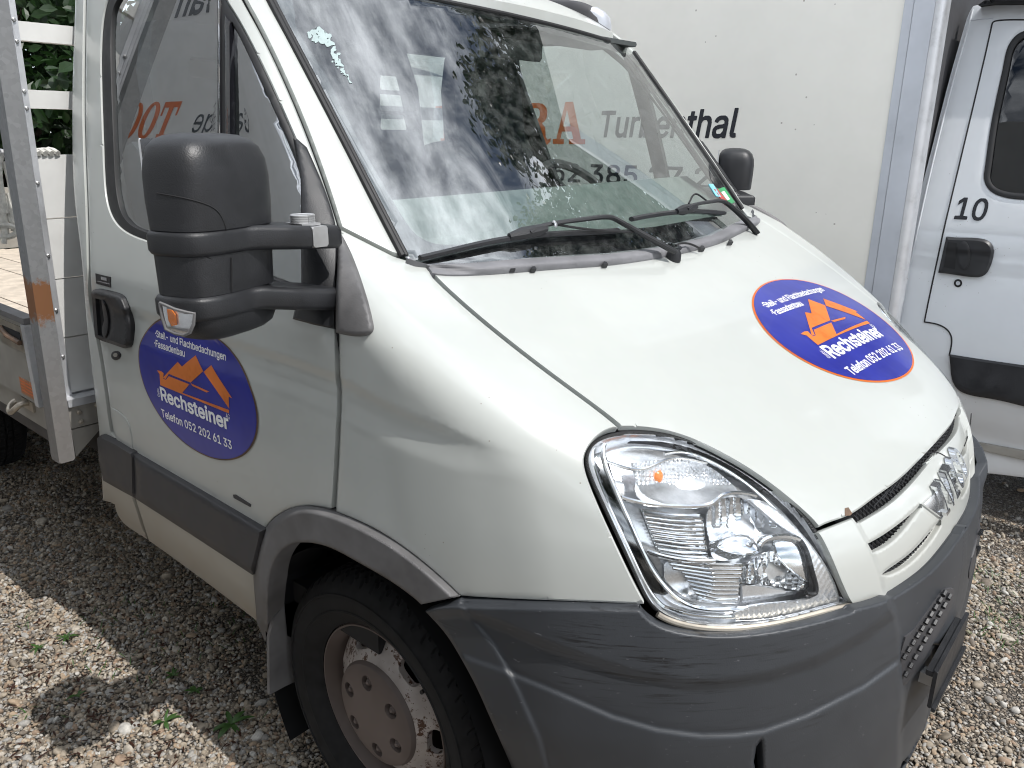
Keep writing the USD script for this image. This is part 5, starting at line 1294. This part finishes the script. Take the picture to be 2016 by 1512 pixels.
# ------------------------------------------------------------------ ground
G = 120.
gv = np.array([(-G, -G, 0), (G, -G, 0), (G, G, 0), (-G, G, 0)], float)
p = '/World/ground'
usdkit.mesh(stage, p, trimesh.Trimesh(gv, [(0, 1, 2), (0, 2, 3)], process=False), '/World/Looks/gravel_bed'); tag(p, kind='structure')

# loose stones: one scatter of ten kinds of pebble
rng = np.random.default_rng(11)
gi = UsdGeom.PointInstancer.Define(stage, '/World/gravel')
tag('/World/gravel', 'loose mixed gravel covering the yard under and around the trucks', 'gravel', kind='stuff')
UsdGeom.Scope.Define(stage, '/World/gravel/pebbles')
targets = []
for i, nme in enumerate(STONE_NAMES):
    s = trimesh.creation.icosphere(1, 1.0)
    v = np.array(s.vertices); v *= (1 + .30 * (meshkit.noise(v * 1.3 + 7 * i, i)[:, None] - .5)) * [1.0, .78, .52]
    s = trimesh.Trimesh(v, s.faces)
    pth = '/World/gravel/pebbles/pebble_' + nme
    usdkit.mesh(stage, pth, s, '/World/Looks/stone_' + nme, smooth=50); targets.append(Sdf.Path(pth))
gi.CreatePrototypesRel().SetTargets(targets)
def zone(x0, x1, y0, y1, dens, size, lift):
    n = int((x1 - x0) * (y1 - y0) * dens)
    xy = np.c_[rng.uniform(x0, x1, n), rng.uniform(y0, y1, n)]
    return xy, size * rng.lognormal(0, .32, n), np.full(n, lift)
zs = [zone(-3.4, -.2, -1.75, -.2, 12500, .0058, .003), zone(-.6, .6, -1.5, -.5, 12500, .0058, .003), zone(.75, 2.0, -.3, 2.0, 12500, .0056, .003), zone(1.2, 3.0, .6, 3.6, 4500, .0085, .003),
      zone(-3.4, -.2, -1.75, -.2, 260, .0115, .005), zone(.75, 2.6, -.3, 2.6, 260, .012, .005), zone(-6, -3.4, -1.8, 0, 1800, .012, .004)]
xy = np.concatenate([z[0] for z in zs]); sz = np.concatenate([z[1] for z in zs]); lf = np.concatenate([z[2] for z in zs])
# trodden earth patches carry fewer stones
bare = meshkit.fbm(np.c_[xy * 1.6, np.zeros(len(xy))], 3, 3)
keep = (bare < .60) | (rng.random(len(xy)) < .35)
xy, sz, lf = xy[keep], sz[keep], lf[keep]; n = len(xy)
gi.CreatePositionsAttr(Vt.Vec3fArray.FromNumpy(np.c_[xy, lf + rng.uniform(-.003, .004, n)].astype(np.float32)))
gi.CreateScalesAttr(Vt.Vec3fArray.FromNumpy((sz[:, None] * rng.uniform(.75, 1.25, (n, 3))).astype(np.float32)))
ax = rng.normal(0, 1, (n, 3)) * [.35, .35, 1]; ax /= np.linalg.norm(ax, axis=1)[:, None]; an = rng.uniform(0, np.pi, n)
q = np.c_[ax * np.sin(an / 2)[:, None], np.cos(an / 2)]
tilt = rng.normal(0, .28, (n, 2))
gi.CreateOrientationsAttr(Vt.QuathArray([Gf.Quath(float(w), float(a), float(b), float(c)) for a, b, c, w in q]))
idx = rng.choice(10, n, p=[.17, .15, .13, .11, .11, .07, .06, .08, .07, .05])
gi.CreateProtoIndicesAttr(Vt.IntArray.FromNumpy(idx.astype(np.int32)))

# ------------------------------------------------------------------ plants
def blade(base, direction, L, w, droop, up=.6, seg=6):
    d = np.array(direction, float); d /= np.linalg.norm(d); side = np.array([-d[1], d[0], 0])
    V, F = [], []
    for i in range(seg + 1):
        t = i / seg; c = np.array(base) + d * L * t + np.array([0, 0, L * up * t - droop * L * t * t])
        ww = w * math.sin(math.pi * min(1, .12 + .88 * t)) ** .8 if t < 1 else 0.0005
        V += [c - side * ww, c + [0, 0, -.15 * ww], c + side * ww]
    for i in range(seg):
        a, b = 3 * i, 3 * i + 3
        for k in (0, 1): F += [(a + k, a + k + 1, b + k + 1), (a + k, b + k + 1, b + k)]
    return trimesh.Trimesh(V, F, process=False)
r4 = random.Random(9)
def weed(px, n, L, w, label):
    c = at(px, 2, 0.012); x = thing('weed', label, 'weed')
    for i in range(n):
        a = 2 * math.pi * i / n + r4.uniform(-.4, .4)
        part(x, 'leaf', blade(c, (math.cos(a), math.sin(a), 0), L * r4.uniform(.6, 1.1), w * r4.uniform(.8, 1.2), r4.uniform(.3, .7), r4.uniform(.3, .8)), 'weed_green', True)
weed((455, 1425), 6, .065, .009, 'broad-leaved green weed in the gravel nearest to the front tyre')
weed((325, 1420), 9, .05, .005, 'tuft of narrow green weed in sunlit gravel at the bottom')
weed((385, 1360), 7, .035, .005, 'small low weed in shaded gravel above the broad-leaved weed')
weed((130, 1255), 8, .04, .004, 'grassy weed beside the sunlit patch at the left')
weed((75, 1275), 7, .035, .004, 'thin weed in the gravel at the far left edge')
weed((150, 1370), 6, .03, .004, 'tiny weed at the bottom left of the gravel')
weed((340, 1330), 7, .04, .004, 'feathery weed in the shade below the door sill')
gr = []
for _ in range(700):
    if r4.random() < .55: c = at((r4.uniform(1840, 2010), r4.uniform(1090, 1300)), 2, .008)
    else: c = at((r4.uniform(0, 520), r4.uniform(1180, 1420)), 2, .008)
    if meshkit.noise(np.array([[c[0] * 5, c[1] * 5, 0]]))[0] < .55: continue
    a = r4.uniform(0, 6.28); gr.append(blade(c, (math.cos(a), math.sin(a), 0), r4.uniform(.012, .03), .0016, .3, 1.0, 3))
gp_ = '/World/grass'; usdkit.mesh(stage, gp_, cat(*gr), '/World/Looks/weed_green', smooth=True); tag(gp_, 'sparse thin grass and moss between the stones', 'grass', kind='stuff')
lt = []
for _ in range(260):
    c = at((r4.uniform(0, 480), r4.uniform(1150, 1500)), 2, .012); a = r4.uniform(0, 6.28)
    lt.append(blade(c, (math.cos(a), math.sin(a), 0), r4.uniform(.010, .035), r4.uniform(.002, .004), .1, .15, 3))
lp = '/World/leaf_litter'; usdkit.mesh(stage, lp, cat(*lt), '/World/Looks/litter_brown', smooth=True); tag(lp, 'brown fallen leaf scraps scattered on the gravel', 'leaf litter', kind='stuff')

def leaves(points, normals, size, rng, jitter=.6):
    """folded leaf blades of eight triangles each at the given points"""
    n = len(points)
    base = np.array([(0, 0, 0), (.30, .22, .05), (.62, .24, .06), (1, 0, -.06), (.62, -.24, .06), (.30, -.22, .05), (.5, 0, -.02)], float)
    F0 = np.array([(0, 6, 1), (1, 6, 2), (2, 6, 3), (3, 6, 4), (4, 6, 5), (5, 6, 0)])
    w = normals + rng.normal(0, jitter, (n, 3)); w /= np.linalg.norm(w, axis=1)[:, None]
    u = rng.normal(0, 1, (n, 3)) + [0, 0, -.5]; u -= w * (u * w).sum(1)[:, None]; u /= np.linalg.norm(u, axis=1)[:, None]
    v = np.cross(w, u); s = size * rng.uniform(.6, 1.25, n)[:, None, None]
    V = points[:, None, :] + s * (base[None, :, 0:1] * u[:, None] + base[None, :, 1:2] * v[:, None] + base[None, :, 2:3] * w[:, None])
    F = (F0[None] + 7 * np.arange(n)[:, None, None]).reshape(-1, 3)
    return trimesh.Trimesh(V.reshape(-1, 3), F, process=False)
def tree(name, label, loc, height, crown_r, crown_z0, n, size, seed, group=None, mt='leaf_green', clumps=60):
    rg = np.random.default_rng(seed); t = thing(name, label, 'tree' if 'tree' in name else 'shrub', group, loc)
    tr = tube(spline([(0, 0, -.05), (.05, .04, height * .25), (-.04, .06, height * .55), (.02, 0, height * .85)], 6), np.linspace(.03 * height * .55, .006 * height, 19), 10)
    limbs = [tr]; P, N = [], []
    for k in range(clumps):
        a = rg.uniform(0, 6.283); zz = rg.uniform(0, 1) ** .9; rad = crown_r * math.sqrt(max(.02, 1 - (2 * zz - .85) ** 2 * .8)) * rg.uniform(.35, 1.0)
        c = np.array([rad * math.cos(a), rad * math.sin(a), crown_z0 + (height - crown_z0) * zz])
        if k % 3 == 0: limbs.append(tube(spline([(0, 0, crown_z0 * .6 + c[2] * .3), c * [.5, .5, 0] + [0, 0, c[2] * .8], c], 4), np.linspace(.010 * height, .002 * height, 9), 6))
        m = int(n / clumps); d = rg.normal(0, 1, (m, 3)); d /= np.linalg.norm(d, axis=1)[:, None]
        q = c + d * (rg.random(m) ** .5)[:, None] * crown_r * rg.uniform(.22, .42) * [1, 1, .75]
        P.append(q); N.append(d + [0, 0, .5])
    part(t, 'trunk', cat(*limbs), 'bark', 40)
    part(t, 'crown', leaves(np.vstack(P), np.vstack(N), size, rg), mt, False)
    return t
def tree_copy(src, loc, label, group, s=1.0, rz=0.):
    path = numbered('/World/tall_tree'); x = UsdGeom.Xform.Define(stage, path)
    x.AddTranslateOp().Set(Gf.Vec3d(*map(float, loc))); x.AddRotateZOp().Set(rz); x.AddScaleOp().Set(Gf.Vec3f(s, s, s))
    for ch in ('trunk', 'crown'):
        c = stage.DefinePrim(path + '/' + ch); c.GetReferences().AddInternalReference(src + '/' + ch)
    tag(path, label, 'tree', group); return path
tree('hedge_shrub', 'dark leafy hedge shrub seen between the headboard rails', (-6.0, .25, 0), 4.2, 1.5, .3, 9000, .135, 3, clumps=70)
tree('hedge_shrub', 'dark leafy hedge shrub beyond the bed, furthest left of the hedge', (-6.6, -1.6, 0), 3.6, 1.3, .3, 6000, .135, 5, clumps=60)
tree('hedge_shrub', 'dark leafy hedge shrub seen through the rear cab window', (-7.2, 1.3, 0), 4.0, 1.4, .3, 6000, .135, 6, clumps=60)
tree('tall_tree', 'added leafy tree out of view shading the gravel, mirrored in the headlight', (5.3, -2.9, 0), 7.2, 1.8, 3.6, 8000, .17, 21, None, 'leaf_green', 80)  # tree added out of view to shade gravel and darken the van side
t1 = tree('tall_tree', 'tall leafy tree mirrored in the middle of the windscreen', (2.0, 9.2, 0), 13.2, 3.0, 3.5, 14000, .26, 8, 'trees mirrored in the windscreen', 'leaf_dark', 90)
tree_copy(t1, (-1.6, 9.8, 0), 'tall leafy tree mirrored near the right edge of the windscreen', 'trees mirrored in the windscreen', 1.0, 130)
tree_copy(t1, (5.8, 8.8, 0), 'tall leafy tree mirrored low in the windscreen', 'trees mirrored in the windscreen', .95, 250)
for i, (x, y, s) in enumerate(((3, -24, .62), (9, -26, .7), (15, -25, .6), (21, -28, .8), (-4, -27, .7))):
    tree_copy(t1, (x, y, 0), 'distant tree across the yard, ' + ('nearest', 'second', 'middle', 'fourth', 'leftmost')[i] + ' of the row mirrored in the truck side window', 'trees across the yard', s, 40 * i)
